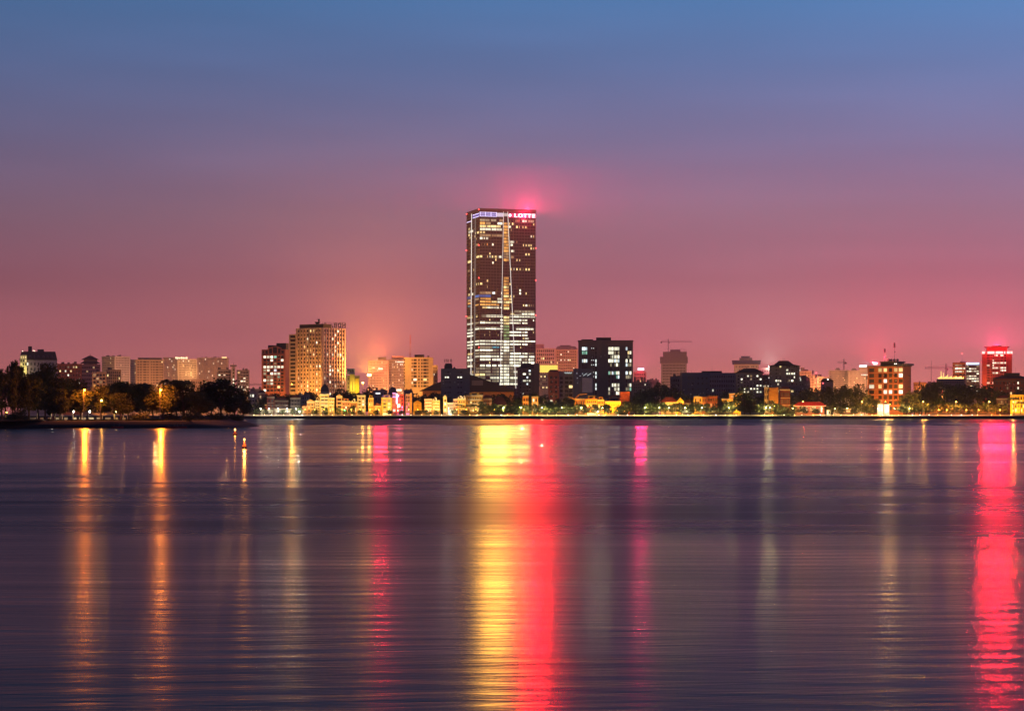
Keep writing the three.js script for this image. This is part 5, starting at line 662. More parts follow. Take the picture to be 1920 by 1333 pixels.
// right edge
house({ name: 'corner_house', label: 'yellow corner house with tall columns behind the palm at right edge', x0: 1896, x1: 1926, top: 741, Z: 1850, n: 5, r: 4, w: 0.55, h: 0.7, wall: '#d8aa30', trim: '#e8c860', lit: ['e....', '.y.y.', 'y...y', '.w.w.'] });
house({ label: 'small brown tile-roofed house left of the yellow corner house', x0: 1870, x1: 1894, top: 748, Z: 1900, n: 4, r: 3, wall: '#785048', roof: 'hip', lit: { p: 0.05, t: 'e' } });
house({ label: 'low house lit orange below the slim bare mast', x0: 1760, x1: 1775, top: 727, Z: 1990, n: 3, r: 4, wall: '#6c4c40', lit: ['.re', '.o.', '...', '...'] });
house({ label: 'low market hall glowing orange behind right promenade trees', x0: 1740, x1: 1800, top: 766, Z: 1856, n: 12, r: 1, wall: '#a8703c', lit: ['.e.oe.e.ooe.'] });
house({ label: 'low market hall with orange stalls behind trees right of the first hall', x0: 1802, x1: 1868, top: 767, Z: 1858, n: 12, r: 1, wall: '#a8703c', lit: ['eo.e..oe.eo.'] });
house({ label: 'low lit cafe row behind trees between brick blocks and black office', x0: 1010, x1: 1070, top: 767, Z: 1856, n: 12, r: 1, wall: '#b08048', lit: ['y.ey.ww.eyy.'] });
house({ label: 'low white-fronted arcade behind lamps below red-roofed villa', x0: 1278, x1: 1300, top: 765, Z: 1838, n: 6, r: 1, w: 0.7, h: 0.8, wall: '#d8d0c0', lit: ['wcwwcw'] });
house({ label: 'low lit stalls right of the white-fronted arcade', x0: 1322, x1: 1376, top: 768, Z: 1846, n: 12, r: 1, wall: '#c89448', lit: ['y.yy.dyy.yey'] });
house({ label: 'low white lit stalls at the left end of the far promenade', x0: 489, x1: 512, top: 769, Z: 1846, n: 6, r: 1, w: 0.7, h: 0.7, wall: '#c8b898', lit: ['yww.wd'] });
house({ label: 'low white lit cafe below the dark canopy house', x0: 514, x1: 546, top: 767.5, Z: 1846, n: 8, r: 1, w: 0.7, h: 0.7, wall: '#c8bca8', lit: ['wcw.wwcw'] });
house({ label: 'low white lit stalls right of the red-tented cafe', x0: 1570, x1: 1612, top: 767, Z: 1848, n: 10, r: 1, wall: '#b08a68', lit: ['ye..wy.e.y'] });
// ---------------------------------------------------------------- trees: trunk with limbs, crown of many small leaf sprays in uneven clumps
const leafMat = (r, g, b) => new THREE.MeshPhysicalMaterial({ color: new THREE.Color(r, g, b), roughness: 1, transmission: 0.4, thickness: 0, specularIntensity: 0.3 });
const LEAF = [leafMat(0.045, 0.056, 0.016), leafMat(0.058, 0.068, 0.02), leafMat(0.04, 0.048, 0.015), leafMat(0.066, 0.072, 0.022)], BARK = wallMat('#4a3a2a', 0.95), PALEBARK = wallMat('#b9ab92', 0.9);
// crown in a unit space: height 1 from ground to tip, half width about wide
function crownGeo(o) {
  const { clumps = 16, leaves = 900, leaf = 0.035, wide = 0.42, low = 0.3, shape = 'round' } = o, pos = [], nor = [];
  const cs = [];
  for (let i = 0; i < clumps; i++) {
    const t = rnd(), a = rnd() * 6.283, y = low + (0.93 - low) * t;
    const prof = shape === 'tall' ? 0.55 + 0.45 * Math.sin(t * 3.0) : shape === 'flat' ? 0.5 + 0.7 * Math.sin(Math.PI * Math.min(1, t * 1.15)) : 0.35 + 0.75 * Math.sin(Math.PI * (0.12 + t * 0.8));
    const r = wide * prof * Math.sqrt(rnd()) * 0.85; cs.push([Math.cos(a) * r, y, Math.sin(a) * r, wide * between(0.22, 0.44) * (shape === 'tall' ? 0.8 : 1)]);
  }
  for (let i = 0; i < leaves; i++) {
    const c = cs[Math.floor(rnd() * cs.length)], u = rnd() * 2 - 1, a = rnd() * 6.283, s = Math.sqrt(1 - u * u), rr = c[3] * Math.pow(rnd(), 0.38) * (rnd() < 0.08 ? 1.3 : 1);
    const p = V(c[0] + Math.cos(a) * s * rr, c[1] + u * rr * 0.8, c[2] + Math.sin(a) * s * rr); if (p.y > 1) p.y = 1 - rnd() * 0.05;
    const d = V(Math.cos(a) * s, u * 0.6 - 0.25, Math.sin(a) * s).add(V(rnd() - 0.5, rnd() - 0.5, rnd() - 0.5).multiplyScalar(1.3)).normalize(), q = V(rnd() - 0.5, rnd() - 0.5, rnd() - 0.5).cross(d).normalize(), L = leaf * between(0.6, 1.5), wd = L * between(0.28, 0.5);
    const tip = p.clone().addScaledVector(d, L), m1 = p.clone().addScaledVector(d, L * 0.45).addScaledVector(q, wd), m2 = p.clone().addScaledVector(d, L * 0.45).addScaledVector(q, -wd);
    for (const v of [p, m1, tip, p, tip, m2]) pos.push(v.x, v.y, v.z);
  }
  const g = new THREE.BufferGeometry(); g.setAttribute('position', new THREE.Float32BufferAttribute(pos, 3)); g.computeVertexNormals(); return g;
}
function trunkGeo(o) {
  const g = [], h = o.low ?? 0.3, r = o.r ?? 0.022; const tip = V(between(-0.04, 0.04), 0.72, between(-0.04, 0.04));
  const c = new THREE.CatmullRomCurve3([V(0, -0.02, 0), V(between(-0.02, 0.02), h * 0.6, between(-0.02, 0.02)), V(tip.x * 0.5, h * 1.1, tip.z * 0.5), tip]);
  const tube = new THREE.TubeGeometry(c, 8, r, 6), p = tube.attributes.position; for (let i = 0; i < p.count; i++) { const y = p.getY(i), k = 1.25 - 1.0 * Math.min(1, Math.max(0, y / 0.75)), q = c.getPoint(Math.min(1, Math.max(0, y / 0.72))); p.setX(i, q.x + (p.getX(i) - q.x) * k); p.setZ(i, q.z + (p.getZ(i) - q.z) * k); } g.push(tube.toNonIndexed());
  for (let i = 0; i < 6; i++) { const y = between(h * 0.75, 0.62), a = i * 1.05 + rnd(), q = c.getPoint(y / 0.72), L = (o.wide ?? 0.4) * between(0.5, 0.85); g.push(bar(q, V(q.x + Math.cos(a) * L, y + L * between(0.4, 0.9), q.z + Math.sin(a) * L), r * 0.33, 5).toNonIndexed()); }
  return metric(mergeGeometries(g.map((x) => { x.deleteAttribute('uv'); x.setAttribute('uv', new THREE.Float32BufferAttribute(new Array(x.attributes.position.count * 2).fill(0), 2)); return x; })));
}
const KIND = {};
function kind(name, o, n) { KIND[name] = Array.from({ length: n }, () => ({ crown: crownGeo(o), trunk: trunkGeo(o), o })); }
kind('park', { clumps: 30, leaves: 5200, leaf: 0.036, wide: 0.42, low: 0.3 }, 3);
kind('feather', { clumps: 26, leaves: 3600, leaf: 0.05, wide: 0.26, low: 0.25, shape: 'tall' }, 2);
kind('round', { clumps: 20, leaves: 1500, leaf: 0.062, wide: 0.46, low: 0.24 }, 5);
kind('street', { clumps: 16, leaves: 1100, leaf: 0.075, wide: 0.48, low: 0.4, shape: 'flat' }, 4);
kind('bush', { clumps: 22, leaves: 1800, leaf: 0.085, wide: 0.8, low: 0.05, shape: 'flat' }, 2);
const allTrees = [];
function tree(kd, px, topPx, Z, o = {}) {
  const ground = o.ground ?? GROUND - 0.2, h = EYE + (HORIZON - topPx) * Z / F - ground, p = at(px, 0, Z); p.y = ground;
  const k = KIND[kd][Math.floor(rnd() * KIND[kd].length)], g = thing(o.name ?? 'tree', '', 'tree', p, rnd() * 6.28, o.group);
  const wk = (o.width ? (o.width * Z / F) / 2 / (k.o.wide * h) : between(0.9, 1.15)), t = part(g, 'trunk', k.trunk, o.pale ? PALEBARK : BARK), c = part(g, 'crown', k.crown, LEAF[Math.floor(rnd() * 4)]);
  t.scale.set(h * Math.min(1, wk), h, h * Math.min(1, wk)); c.scale.set(h * wk, h, h * Math.min(1.3, wk)); allTrees.push({ o: g, px, desc: o.desc ?? 'dark leafy tree', far: Z > 1000 }); return g;
}
// palms: ringed trunk and drooping feather fronds
function palmParts(n, seedLean) {
  const c = new THREE.CatmullRomCurve3([V(0, -0.02, 0), V(0.01, 0.3, 0), V(seedLean * 0.5, 0.6, 0), V(seedLean, 0.86, 0)]), trunk = metric(new THREE.TubeGeometry(c, 10, 0.014, 7)), fr = [];
  for (let i = 0; i < n; i++) {
    const a = i * 2.4 + rnd() * 0.5, up = between(0.1, 1.1), L = between(0.26, 0.36), pos = [], dir = V(Math.cos(a), 0, Math.sin(a)), side = V(-Math.sin(a), 0, Math.cos(a)), P = (t) => V(seedLean, 0.86, 0).addScaledVector(dir, L * t * (1 - 0.25 * t)).add(V(0, L * (up * t - (0.55 + up * 0.6) * t * t), 0));
    for (let s = 0; s < 14; s++) { const t = 0.12 + s / 14 * 0.88, q = P(t), q2 = P(Math.min(1, t + 0.05)), w = 0.085 * Math.sin(Math.PI * (0.15 + t * 0.8)); for (const sg of [-1, 1]) { const e = q.clone().addScaledVector(side, sg * w).addScaledVector(dir, w * 0.5).add(V(0, -w * 0.55, 0)); for (const v of [q, q2, e]) pos.push(v.x, v.y, v.z); } }
    const g = new THREE.BufferGeometry(); g.setAttribute('position', new THREE.Float32BufferAttribute(pos, 3)); g.computeVertexNormals(); fr.push(g);
  }
  return { trunk, fr };
}
const PALMS = [palmParts(22, 0.03), palmParts(20, -0.04)];
function palm(px, topPx, Z, o = {}) { const ground = o.ground ?? GROUND - 0.2, h = (EYE + (HORIZON - topPx) * Z / F - ground) / 1.02, p = at(px, 0, Z); p.y = ground; const k = PALMS[Math.floor(rnd() * 2)], g = thing('palm_tree', '', 'palm', p, rnd() * 6.28), w = o.wide ?? 1; const t = part(g, 'trunk', k.trunk, BARK); t.scale.set(h * w, h, h * w); k.fr.forEach((f) => { const q = part(g, 'frond', f, LEAF[1]); q.scale.set(h * w, h, h * w); }); allTrees.push({ o: g, px, desc: o.desc ?? 'dark feathery palm', far: Z > 1000 }); }
// --- the park on the spit
const PG = 2.1;
for (const [kd, x, y, Z, w, o] of [['park', -8, 694, 640, 70, {}], ['feather', 22, 674, 650, 26, { desc: 'tall feathery tree' }], ['feather', 32, 683, 665, 26, { desc: 'tall feathery tree' }], ['park', 8, 706, 690, 80, {}], ['park', 52, 702, 660, 70, {}], ['park', 84, 682, 690, 58, {}], ['park', 70, 700, 720, 70, {}], ['park', 112, 709, 675, 66, {}], ['park', 100, 730, 640, 60, {}], ['park', 138, 712, 705, 66, {}], ['park', 165, 730, 690, 60, {}], ['park', 150, 727, 653, 46, { desc: 'lamp-lit orange tree' }], ['park', 188, 724, 656, 44, { desc: 'lamp-lit orange tree' }],
  ['park', 215, 717, 700, 60, {}], ['park', 238, 716, 690, 66, {}], ['park', 262, 720, 720, 60, {}], ['park', 225, 738, 650, 50, {}], ['park', 304, 722, 654, 62, { desc: 'lamp-lit orange tree' }], ['park', 285, 732, 690, 56, {}], ['park', 345, 714, 690, 64, {}], ['park', 330, 722, 720, 60, {}], ['park', 372, 735, 680, 56, {}], ['park', 412, 708, 700, 84, { desc: 'large rounded dark tree' }], ['park', 440, 724, 715, 58, {}], ['park', 395, 730, 730, 60, {}], ['park', 455, 738, 735, 36, {}], ['feather', 96, 742, 646, 22, { desc: 'slim lamp-lit orange tree' }]]) tree(kd, x, y, Z, { width: w, ground: PG, ...o });
palm(320, 703, 700, { ground: PG, wide: 1.25 }); palm(342, 706, 690, { ground: PG, wide: 1.25 }); palm(3, 688, 668, { ground: PG, wide: 1.3 }); palm(272, 712, 705, { ground: PG, wide: 1.2 });
for (const [x, y, Z] of [[30, 768, 628], [260, 771, 650], [318, 770, 655], [360, 768, 668], [405, 770, 690], [440, 774, 708]]) tree('bush', x, y, Z, { name: 'shrub', width: 46, ground: PG, desc: 'dark low shrub' });
for (let i = 0; i < 26; i++) { const x = -20 + i * 18.5 + between(-3, 3), Z = 622 + (i > 20 ? (i - 20) * 13 : 0) + between(0, 4); tree('bush', x, 785.5 + between(-1.2, 1), Z, { name: 'shrub', width: 30, ground: PG - 0.1, desc: 'black bank-edge shrub' }); }
// --- the far shore: dark mass behind the houses
for (const [x, y, w, Z] of [[492, 744, 26, 1895], [508, 738, 26, 1930], [524, 736, 30, 1925], [540, 740, 24, 1930], [552, 738, 26, 1935], [572, 736, 28, 1940], [588, 733, 26, 1945], [627, 735, 26, 1930], [640, 730, 30, 1945], [652, 733, 26, 1940], [668, 738, 24, 1930], [682, 731, 26, 1950], [696, 727, 26, 1960], [716, 733, 24, 1950], [738, 735, 24, 1960], [776, 738, 26, 1940], [790, 741, 26, 1930], [806, 736, 30, 1950], [822, 737, 26, 1945], [838, 741, 24, 1940], [872, 740, 26, 1960], [900, 738, 30, 1960], [930, 741, 30, 1950], [948, 738, 34, 1960],
  [965, 742, 30, 1930], [985, 739, 26, 1950], [1000, 736, 26, 1960], [1018, 741, 30, 1930], [1035, 752, 30, 1900], [1052, 748, 30, 1910], [1068, 745, 30, 1930], [1080, 757, 26, 1890], [1140, 752, 22, 1915], [1176, 752, 26, 1885], [1192, 738, 30, 1950], [1206, 730, 32, 1970], [1222, 727, 32, 1980], [1240, 716, 34, 2000], [1255, 726, 34, 1980], [1272, 735, 30, 1950], [1290, 741, 30, 1930], [1346, 744, 26, 1930], [1362, 735, 28, 1960], [1425, 742, 30, 1930], [1484, 742, 30, 1930], [1500, 734, 36, 1960], [1520, 729, 36, 1980], [1540, 727, 34, 1990], [1558, 725, 34, 2000], [1576, 722, 36, 2000], [1596, 727, 34, 1990], [1612, 721, 32, 2000], [1622, 735, 30, 1950], [1640, 745, 28, 1930], [1700, 741, 30, 1930], [1716, 732, 34, 1960], [1736, 722, 40, 1990], [1752, 715, 40, 2000], [1772, 719, 40, 1990], [1790, 722, 40, 1980], [1812, 720, 42, 1990], [1834, 721, 40, 1985], [1854, 724, 36, 1975], [1872, 733, 30, 1940], [1886, 736, 28, 1930], [1912, 731, 30, 1950]]) tree('round', x, y, Z, { width: w * 1.15 });
for (const [x, y, w, Z, d] of [[1397, 727, 40, 1835, 'very large round black tree'], [1408, 741, 36, 1838, 'large black tree'], [1477, 759, 52, 1815, 'wide round dark tree'], [1170, 758, 40, 1815, 'dark round tree'], [1160, 763, 26, 1818, 'dark round tree'], [872, 768, 20, 1812, 'dark round tree'], [905, 753, 26, 1816, 'dark round tree'], [660, 760, 14, 1822, 'small dark tree'], [610, 763, 16, 1822, 'small dark tree'], [634, 765, 12, 1822, 'small dark tree'], [784, 769, 22, 1820, 'low dark tree']]) tree(y > 755 && w > 45 ? 'bush' : 'round', x, y, Z, { width: w, ground: GROUND, desc: d });
// promenade street trees, lit by the lamps beside them
for (const [x, y] of [[913, 760], [928, 758], [944, 760], [958, 762], [972, 757], [990, 760], [1006, 758], [1022, 761], [1040, 758], [1058, 760], [1075, 762], [1084, 758], [1100, 760], [1118, 758], [1138, 758], [1196, 758], [1216, 756], [1230, 757], [1247, 755], [1262, 757], [1278, 755], [1296, 758], [1310, 754], [1328, 757], [1350, 756], [1362, 752], [1374, 753], [1428, 754], [1444, 752], [1460, 757]]) tree('street', x, y, between(1816, 1824), { width: between(22, 30), ground: GROUND, desc: 'lamp-lit green street tree' });
for (const [x, y] of [[1508, 762], [1530, 765], [1560, 760], [1576, 764], [1604, 762], [1622, 758], [1634, 764], [1696, 757], [1712, 755], [1728, 752], [1742, 757], [1760, 759], [1780, 756], [1796, 757], [1814, 760], [1832, 758], [1850, 756], [1866, 758], [1884, 757]]) tree('street', x, y, between(1816, 1826), { width: between(20, 28), ground: GROUND, desc: 'orange-lit street tree' });
for (const [x, y] of [[480, 766], [497, 768], [530, 768], [548, 766], [562, 764], [590, 768], [646, 768], [676, 768], [706, 769], [730, 768], [752, 770], [800, 769], [818, 769], [850, 768]]) tree('street', x, y, between(1822, 1827), { width: between(12, 17), ground: GROUND, desc: 'small street tree' });
for (const [x, y] of [[862, 755], [878, 757], [889, 756], [1902, 741], [1915, 750], [866, 760]]) palm(x, y, between(1818, 1830), { wide: 1.5, ground: GROUND });
const FARMARKS = [[490, 'beside the park spit tip'], [540, 'near the pedimented office block'], [600, 'below the bank tower'], [665, 'below the floodlit yellow shop'], [735, 'near the red neon house'], [785, 'near the small cross-windowed house'], [850, 'below the black antenna block'], [900, 'by the broad yellow villa'], [950, 'below the skyscraper'], [1000, 'below the dark brick block'], [1060, 'below the grey apartment wing'], [1110, 'by the bright yellow restaurant'], [1160, 'by the orange-red cube house'], [1215, 'below the pink-lit building'], [1260, 'near the red-roofed villa'], [1310, 'by the two-tone yellow house'], [1370, 'by the modern yellow house'], [1420, 'near the giant round tree'], [1470, 'below the black hip-roofed block'], [1530, 'near the red-roofed pavilion'], [1600, 'below the pink apartment slabs'], [1660, 'below the orange hotel'], [1720, 'right of the orange hotel'], [1780, 'below the golden terrace'], [1845, 'below the red tower'], [1905, 'by the yellow corner house']];
const PARKMARKS = [[20, 'at the left end of the park'], [85, 'below the mansard hotel'], [160, 'around the left park lamp'], [235, 'between the two park lamps'], [305, 'around the right park lamp'], [360, 'right of the right park lamp'], [430, 'near the spit tip']];
placeLabels(allTrees.filter((t) => t.far), FARMARKS, ''); placeLabels(allTrees.filter((t) => !t.far), PARKMARKS, '');
// ---------------------------------------------------------------- lamps along the promenade (sodium, some whiter), park lamps, boats, people, buoys
const SODIUM = [1, 0.42, 0.06], WARM = [1, 0.66, 0.2], LIME = [1, 0.86, 0.3], RED = [1, 0.24, 0.03], WHITE = [1, 0.9, 0.72];
const Q = LIGHTS.street;
for (const x of [943, 976, 1015, 1052, 1089, 1129, 1209, 1235.5, 1253.5, 1284, 1315.5, 1366, 1436, 1443.5]) lamp(x, 1811, 7.4, LIME, 520 * Q, { desc: 'yellow-green street lamp' });
for (const x of [1486, 1540, 1565.5, 1588, 1645, 1677, 1705]) lamp(x, 1811, between(6.5, 7.5), WARM, 420 * Q, { desc: 'yellow street lamp' });
for (const x of [1505, 1616, 1660, 1731, 1793, 1855, 1900]) lamp(x, 1813, 12.6, SODIUM, 1100 * Q, { desc: 'tall orange street lamp' });
for (const x of [1760, 1775, 1812, 1835, 1875]) lamp(x, 1812, 5.5, RED, 260 * Q, { desc: 'low orange-red lamp' });
for (const x of [487, 503, 520, 537, 553]) lamp(x, 1812, 6.5, WHITE, 240 * Q, { desc: 'white street lamp' });
for (const x of [570, 588, 606, 622, 640, 657, 674, 692, 709, 727]) lamp(x, 1815, 6, [1, 0.52, 0.05], 400 * Q, { desc: 'unseen yellow facade floodlamp', name: 'unseen_flood_lamp', spot: true, fwd: -0.4, glow: 25 });  // unseen lamps placed to light the house fronts from below
for (const x of [765, 782, 800, 816, 834, 855, 873, 891, 909, 926]) lamp(x, 1815, 6, [1, 0.52, 0.055], 360 * Q, { desc: 'unseen yellow facade floodlamp', name: 'unseen_flood_lamp', spot: true, fwd: -0.4, glow: 25 });
for (const x of [841, 1661, 1120, 560]) lamp(x, 1820, 4.4, WHITE, 700 * Q, { desc: 'bright white floodlamp' });
lamp(644.5, 1816, 5.4, [0.1, 1, 0.35], 90 * Q, { desc: 'green lamp', glow: 40 });
for (const [x, Z] of [[985, 1900], [1003, 1898], [1086, 1862], [1104, 1852], [1115, 1852], [1127, 1855], [1142, 1858], [1157, 1860], [1171, 1870], [1250, 1858], [1263, 1858], [1276, 1855], [1306, 1850], [1314, 1850], [1336, 1860], [1360, 1852], [1376, 1852], [1386, 1853], [1450, 1882], [1472, 1898], [1900, 1834], [1914, 1834], [1765, 1972]]) lamp(x, Z, 5, [1, 0.5, 0.05], 420 * Q, { desc: 'unseen orange facade floodlamp', name: 'unseen_flood_lamp', spot: true, fwd: -0.4, glow: 20 });  // unseen lamps placed to brighten the houses behind the trees
// unseen sodium lamps between the blocks, placed to light the facades orange
for (const [x, Z, I, h] of [[546, 2120, 2600, 12], [549, 2240, 3200, 12], [546, 2236, 3800, 34], [498, 2150, 2400, 12], [772, 2280, 4200, 12], [800, 2285, 3600, 12], [812, 2050, 500, 9], [940, 2060, 500, 9], [1020, 3200, 9000, 20], [1060, 3400, 9000, 20], [715, 3200, 14000, 20], [745, 3250, 11000, 20], [265, 2880, 7000, 20], [290, 2880, 7000, 20], [215, 3380, 12000, 22], [238, 3400, 12000, 22], [185, 2200, 1700, 12], [212, 2250, 1700, 12], [130, 2420, 1800, 12], [320, 4000, 14000, 22], [398, 4180, 16000, 22], [375, 2830, 3600, 15], [420, 2580, 3000, 14], [455, 2600, 2600, 14], [1036, 1970, 900, 10], [1172, 1858, 700, 8], [1264, 4180, 9000, 22], [1400, 4280, 12000, 22], [1510, 3400, 12000, 20], [1543, 3380, 9000, 20], [1575, 3700, 12000, 20], [1608, 3650, 12000, 20], [1640, 1945, 2600, 11], [1668, 1943, 2600, 11], [1690, 1945, 2000, 11], [1452, 1872, 600, 9], [1798, 2560, 4200, 14], [1726, 2640, 3600, 12], [1880, 1985, 1300, 10], [1200, 2940, 2600, 14]]) lamp(x, Z, h, Z > 2500 ? [1, 0.42, 0.14] : SODIUM, I * LIGHTS.inland * (Z > 2500 ? 1.4 : 1), { desc: 'unseen sodium street lamp', name: 'street_lamp' });
for (const it of allLamps) it.far = true;
{ const post = cyl(0.09, 0.07, 0.9, 6), head = new THREE.SphereGeometry(0.2, 8, 6), tints = [[1, 0.72, 0.3], [1, 0.9, 0.7], [1, 0.55, 0.14]].map((c) => [c, glow(...c, 14)]);
  for (let i = 0; i < 78; i++) { const x = 476 + i * 18.4 + between(-5, 5); if (x > 1382 && x < 1414) continue; const [c, m] = tints[Math.floor(rnd() * 3)], p = at(x, 0, between(1804, 1811)); p.y = GROUND; const g = thing('small_low_light', '', 'lamp', p); part(g, 'post', post, METAL); part(g, 'lamp_head', head, m).position.y = 1.05; const l = new THREE.PointLight(new THREE.Color(...c), between(25, 90)); l.name = 'lamp_light'; l.position.y = 1.05; l.castShadow = true; l.shadow.radius = 8; g.add(l); allLamps.push({ o: g, px: x, desc: 'low bollard lamp', far: true }); } }  // small light specks of unclear source, built as heads on short posts
const n0 = allLamps.length;
for (const [x, Z, I] of [[156, 648, 2600], [299, 648, 2900]]) lamp(x, Z, 9.6, [1, 0.22, 0.012], I * LIGHTS.park, { ground: PG, name: 'park_lamp', desc: 'tall orange park lamp', glow: 130, reach: 0.4 });
for (const [x, Z, I, h, c] of [[103, 655, 160, 4.4, SODIUM], [187, 652, 240, 6.4, SODIUM], [455, 745, 260, 4, WARM], [425, 735, 140, 3.4, RED], [9, 640, 50, 2.6, SODIUM], [95, 672, 90, 3, WHITE], [135, 674, 110, 3, WHITE], [215, 672, 90, 3, WARM], [165, 674, 90, 3, WHITE]]) lamp(x, Z, h, c, I * LIGHTS.park * 0.3, { ground: PG, name: 'park_lamp', desc: 'low park lamp', glow: 25 });
placeLabels(allLamps.filter((l) => l.far), FARMARKS, ''); placeLabels(allLamps.slice(n0), PARKMARKS, '');
// park: low pale wall segments and pale posts along the path, small pavilion lights
const kerbs = [];
for (let i = 0; i < 13; i++) { const x = 61 + i * 15.5 + between(-1, 1); const w = thing('park_kerb', '', 'kerb', at(x, 0, 676).setY(PG), 0, 'lengths of pale park kerb'); kerbs.push({ o: w, px: x, desc: 'low pale path kerb' }); part(w, 'kerb_stone', metric(new THREE.BoxGeometry(between(0.9, 2.2), 0.9, 0.3).translate(0, 0.45, 0)), wallMat('#d8c8a0')); }
placeLabels(kerbs, PARKMARKS, '');
for (const [i, [x, h]] of [[68.5, 2.2], [95.5, 2.5], [101.5, 2.4], [115.5, 2.0], [136, 3.0], [153, 2.2], [191, 2.0], [213, 2.3], [230.5, 2.6], [238, 2.2]].entries()) { const w = thing('lit_post', `pale lamp-lit post under the park trees, number ${i + 1} from the left`, 'post', at(x, 0, 672).setY(PG)); w.userData.label = `${['first', 'second', 'third', 'fourth', 'fifth', 'sixth', 'seventh', 'eighth', 'ninth', 'tenth'][i]} from left of the pale posts under park trees`; part(w, 'shaft', cyl(0.16, 0.1, h, 7), wallMat('#d8c49a')); part(w, 'cap', cyl(0.2, 0.12, 0.15, 7).translate(0, h, 0), wallMat('#c8b48a')); }
// boats moored at the spit and by the far wall
function boat(px, Z, len, color, label, turn = 0) { const p = at(px, 0, Z); p.y = 0; const g = thing('rowing_boat', label, 'boat', p, turn); const s = new THREE.Shape(); s.moveTo(-len / 2, 0); s.quadraticCurveTo(-len * 0.1, -0.85, len * 0.32, -0.6); s.quadraticCurveTo(len * 0.46, -0.3, len / 2, 0); s.quadraticCurveTo(len * 0.46, 0.3, len * 0.32, 0.6); s.quadraticCurveTo(-len * 0.1, 0.85, -len / 2, 0); const h = new THREE.ExtrudeGeometry(s, { depth: 0.6, bevelEnabled: true, bevelSize: 0.14, bevelThickness: 0.1, bevelSegments: 2 }).rotateX(-Math.PI / 2).translate(0, -0.15, 0); part(g, 'hull', metric(h), wallMat(color)); for (const x of [-0.2, 0.15]) part(g, 'bench', new THREE.BoxGeometry(0.3, 0.08, 1.3).translate(x * len, 0.6, 0), wallMat('#6a4a30')); const cp = part(g, 'canopy', metric(new THREE.BoxGeometry(len * 0.5, 0.08, 1.3).translate(-len * 0.05, 1.7, 0)), wallMat(color)); for (const [x, z] of [[-0.28, -0.55], [-0.28, 0.55], [0.18, -0.55], [0.18, 0.55]]) part(cp, 'canopy_post', bar(V(x * len, 0.5, z), V(x * len, 1.7, z), 0.04), METAL); }
boat(219, 604, 3.2, '#7a2018', 'small dark red boat moored under the spit bank', 0.2); boat(322, 609, 3.6, '#6e1e16', 'left of two dark red boats moored at the spit', -0.1); boat(338, 611, 3.4, '#6e1e16', 'right of two dark red boats moored at the spit', 0.1); boat(1653, 1794, 6, '#c8682a', 'left of two orange boats at the far lake wall', 0.1); boat(1670, 1794, 6, '#c8682a', 'right of two orange boats at the far lake wall', -0.15);
for (const x of [1651, 1673]) { const l = new THREE.PointLight(new THREE.Color(1, 0.4, 0.06), 60); l.name = 'unseen_boat_light'; const p = at(x, 0, 1790); l.position.set(p.x, 3.2, p.z); l.castShadow = true; const g = thing('unseen_boat_lamp', x < 1660 ? 'unseen lamp lighting the left orange boat' : 'unseen lamp lighting the right orange boat', 'lamp', V(p.x, -0.4, p.z)); part(g, 'post', cyl(0.08, 0.06, 3.4, 6), METAL); const q = part(g, 'lamp_head', new THREE.SphereGeometry(0.22, 8, 6), glow(1, 0.4, 0.06, 20)); q.position.y = 3.6; l.position.set(0, 3.6, 0); g.add(l); }  // unseen lamps on posts, placed to light the orange boats
// two lit marker buoys on the lake
for (const [x, Z, I, r, lab] of [[440, 405, 16, 0.42, 'farther lit marker buoy off the spit tip'], [457.5, 246, 70, 0.26, 'nearer lit marker buoy with long orange reflection']]) { const p = at(x, 0, Z); p.y = 0; const g = thing('marker_buoy', lab, 'buoy', p); const ft = part(g, 'float', new THREE.LatheGeometry([[0, -0.5], [r * 1.0, -0.3], [r * 1.15, 0.1], [r * 0.8, 0.38], [r * 0.3, 0.5], [0.05, 1.0], [0, 1.0]].map((q) => new THREE.Vector2(...q)), 14), wallMat('#b05a30')); const q = part(ft, 'lantern', new THREE.SphereGeometry(r * 0.42, 10, 8), glow(1, 0.5, 0.12, 5)); q.position.y = 1.05; q.scale.y = 1.4; const l = new THREE.PointLight(new THREE.Color(1, 0.34, 0.05), I); l.name = 'buoy_light'; l.position.set(0, 1.05, 0); l.castShadow = true; l.shadow.radius = 6; g.add(l); }
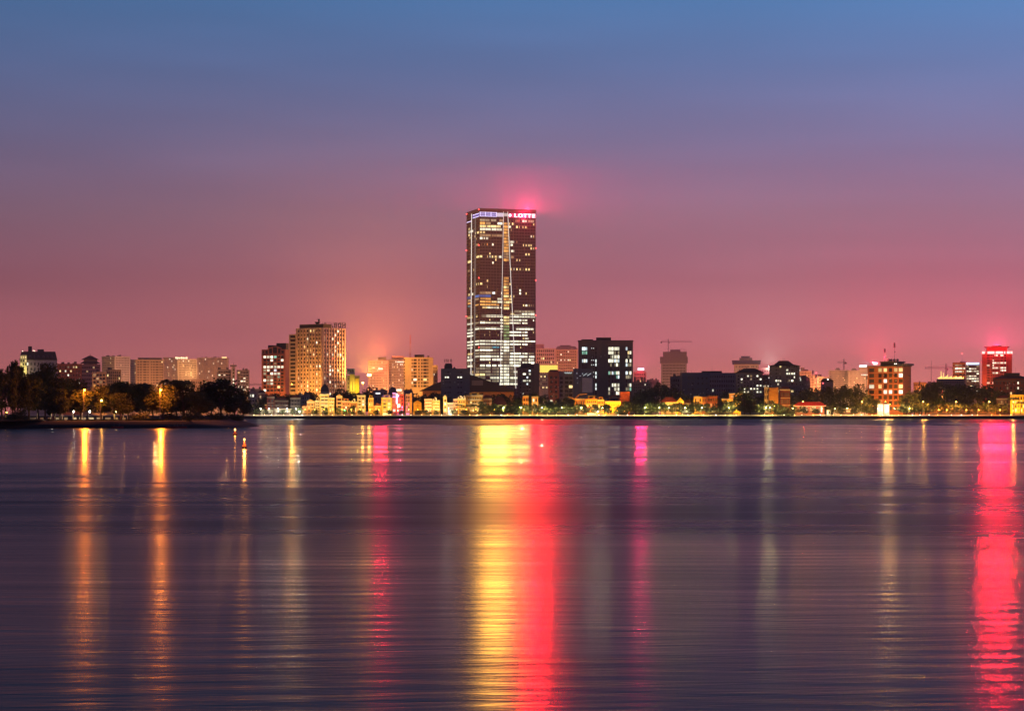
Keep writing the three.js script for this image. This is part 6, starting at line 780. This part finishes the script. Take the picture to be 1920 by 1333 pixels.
// people on the promenade: one small body, turned and scaled
{
  const J = { hip: [0, 0.92, 0], chest: [0, 1.32, 0], neck: [0, 1.5, 0], head: [0, 1.64, 0.01], sl: [-0.19, 1.42, 0], el: [-0.26, 1.14, 0.02], hl: [-0.25, 0.86, 0.08], sr: [0.19, 1.42, 0], er: [0.26, 1.14, 0.02], hr: [0.25, 0.88, 0.1], kl: [-0.1, 0.5, 0.03], fl: [-0.11, 0.06, 0], tl: [-0.11, 0.04, 0.14], kr: [0.1, 0.5, 0], fr: [0.12, 0.06, -0.03], tr: [0.12, 0.04, 0.11] };
  const bones = [['hip', 'chest', 0.15, 0.17], ['chest', 'neck', 0.15, 0.06], ['neck', 'head', 0.06, 0.1], ['sl', 'el', 0.06, 0.045], ['el', 'hl', 0.045, 0.035], ['sr', 'er', 0.06, 0.045], ['er', 'hr', 0.045, 0.035], ['sl', 'sr', 0.07, 0.07], ['hip', 'kl', 0.1, 0.065], ['kl', 'fl', 0.065, 0.045], ['fl', 'tl', 0.045, 0.04], ['hip', 'kr', 0.1, 0.065], ['kr', 'fr', 0.065, 0.045], ['fr', 'tr', 0.045, 0.04]];
  const R = 48, mc = new MarchingCubes(R, new THREE.MeshStandardMaterial(), false, false, 40000); mc.isolation = 0;
  const sd = (p) => { let d = 9; for (const [a, c, r0, r1] of bones) { const A = J[a], C = J[c], ab = [C[0] - A[0], C[1] - A[1], C[2] - A[2]], ap = [p[0] - A[0], p[1] - A[1], p[2] - A[2]]; let t = (ap[0] * ab[0] + ap[1] * ab[1] + ap[2] * ab[2]) / (ab[0] ** 2 + ab[1] ** 2 + ab[2] ** 2); t = Math.min(1, Math.max(0, t)); const e = Math.hypot(ap[0] - ab[0] * t, ap[1] - ab[1] * t, ap[2] - ab[2] * t) - (r0 + (r1 - r0) * t), h = Math.max(0, 0.05 - Math.abs(d - e)) / 0.05; d = Math.min(d, e) - h * h * 0.0125; } return d; };
  for (let z = 0; z < R; z++) for (let y = 0; y < R; y++) for (let x = 0; x < R; x++) mc.field[x + y * R + z * R * R] = -sd([(x / R * 2 - 1) * 0.95, (y / R * 2 - 1) * 0.95 + 0.88, (z / R * 2 - 1) * 0.95]);
  mc.update(); const g = new THREE.BufferGeometry(); g.setAttribute('position', new THREE.BufferAttribute(mc.positionArray.slice(0, mc.count * 3), 3)); g.setAttribute('normal', new THREE.BufferAttribute(mc.normalArray.slice(0, mc.count * 3), 3)); g.scale(0.95, 0.95, 0.95); g.translate(0, 0.88, 0);
  const cloth = [wallMat('#2a2430'), wallMat('#1e1c20'), wallMat('#3a2420')];
  const spots = [588, 590.5, 594, 609, 611, 613, 616.5, 648, 651.5, 655, 671, 674, 678, 683, 699, 704.5, 1250, 1331, 1568, 1662];
  const folk = [];
  spots.forEach((x, i) => { const p = at(x, 0, 1803.4); p.y = GROUND; const o = thing('person', '', 'person', p, between(0, 6.28), 'people standing along the far lake wall'); folk.push({ o, px: x, desc: 'person in dark clothes at lake wall' }); const m = part(o, 'body', g, cloth[i % 3]); m.scale.setScalar(between(0.94, 1.04)); });
  placeLabels(folk, FARMARKS, '');
}
renderer.render(scene, camera);
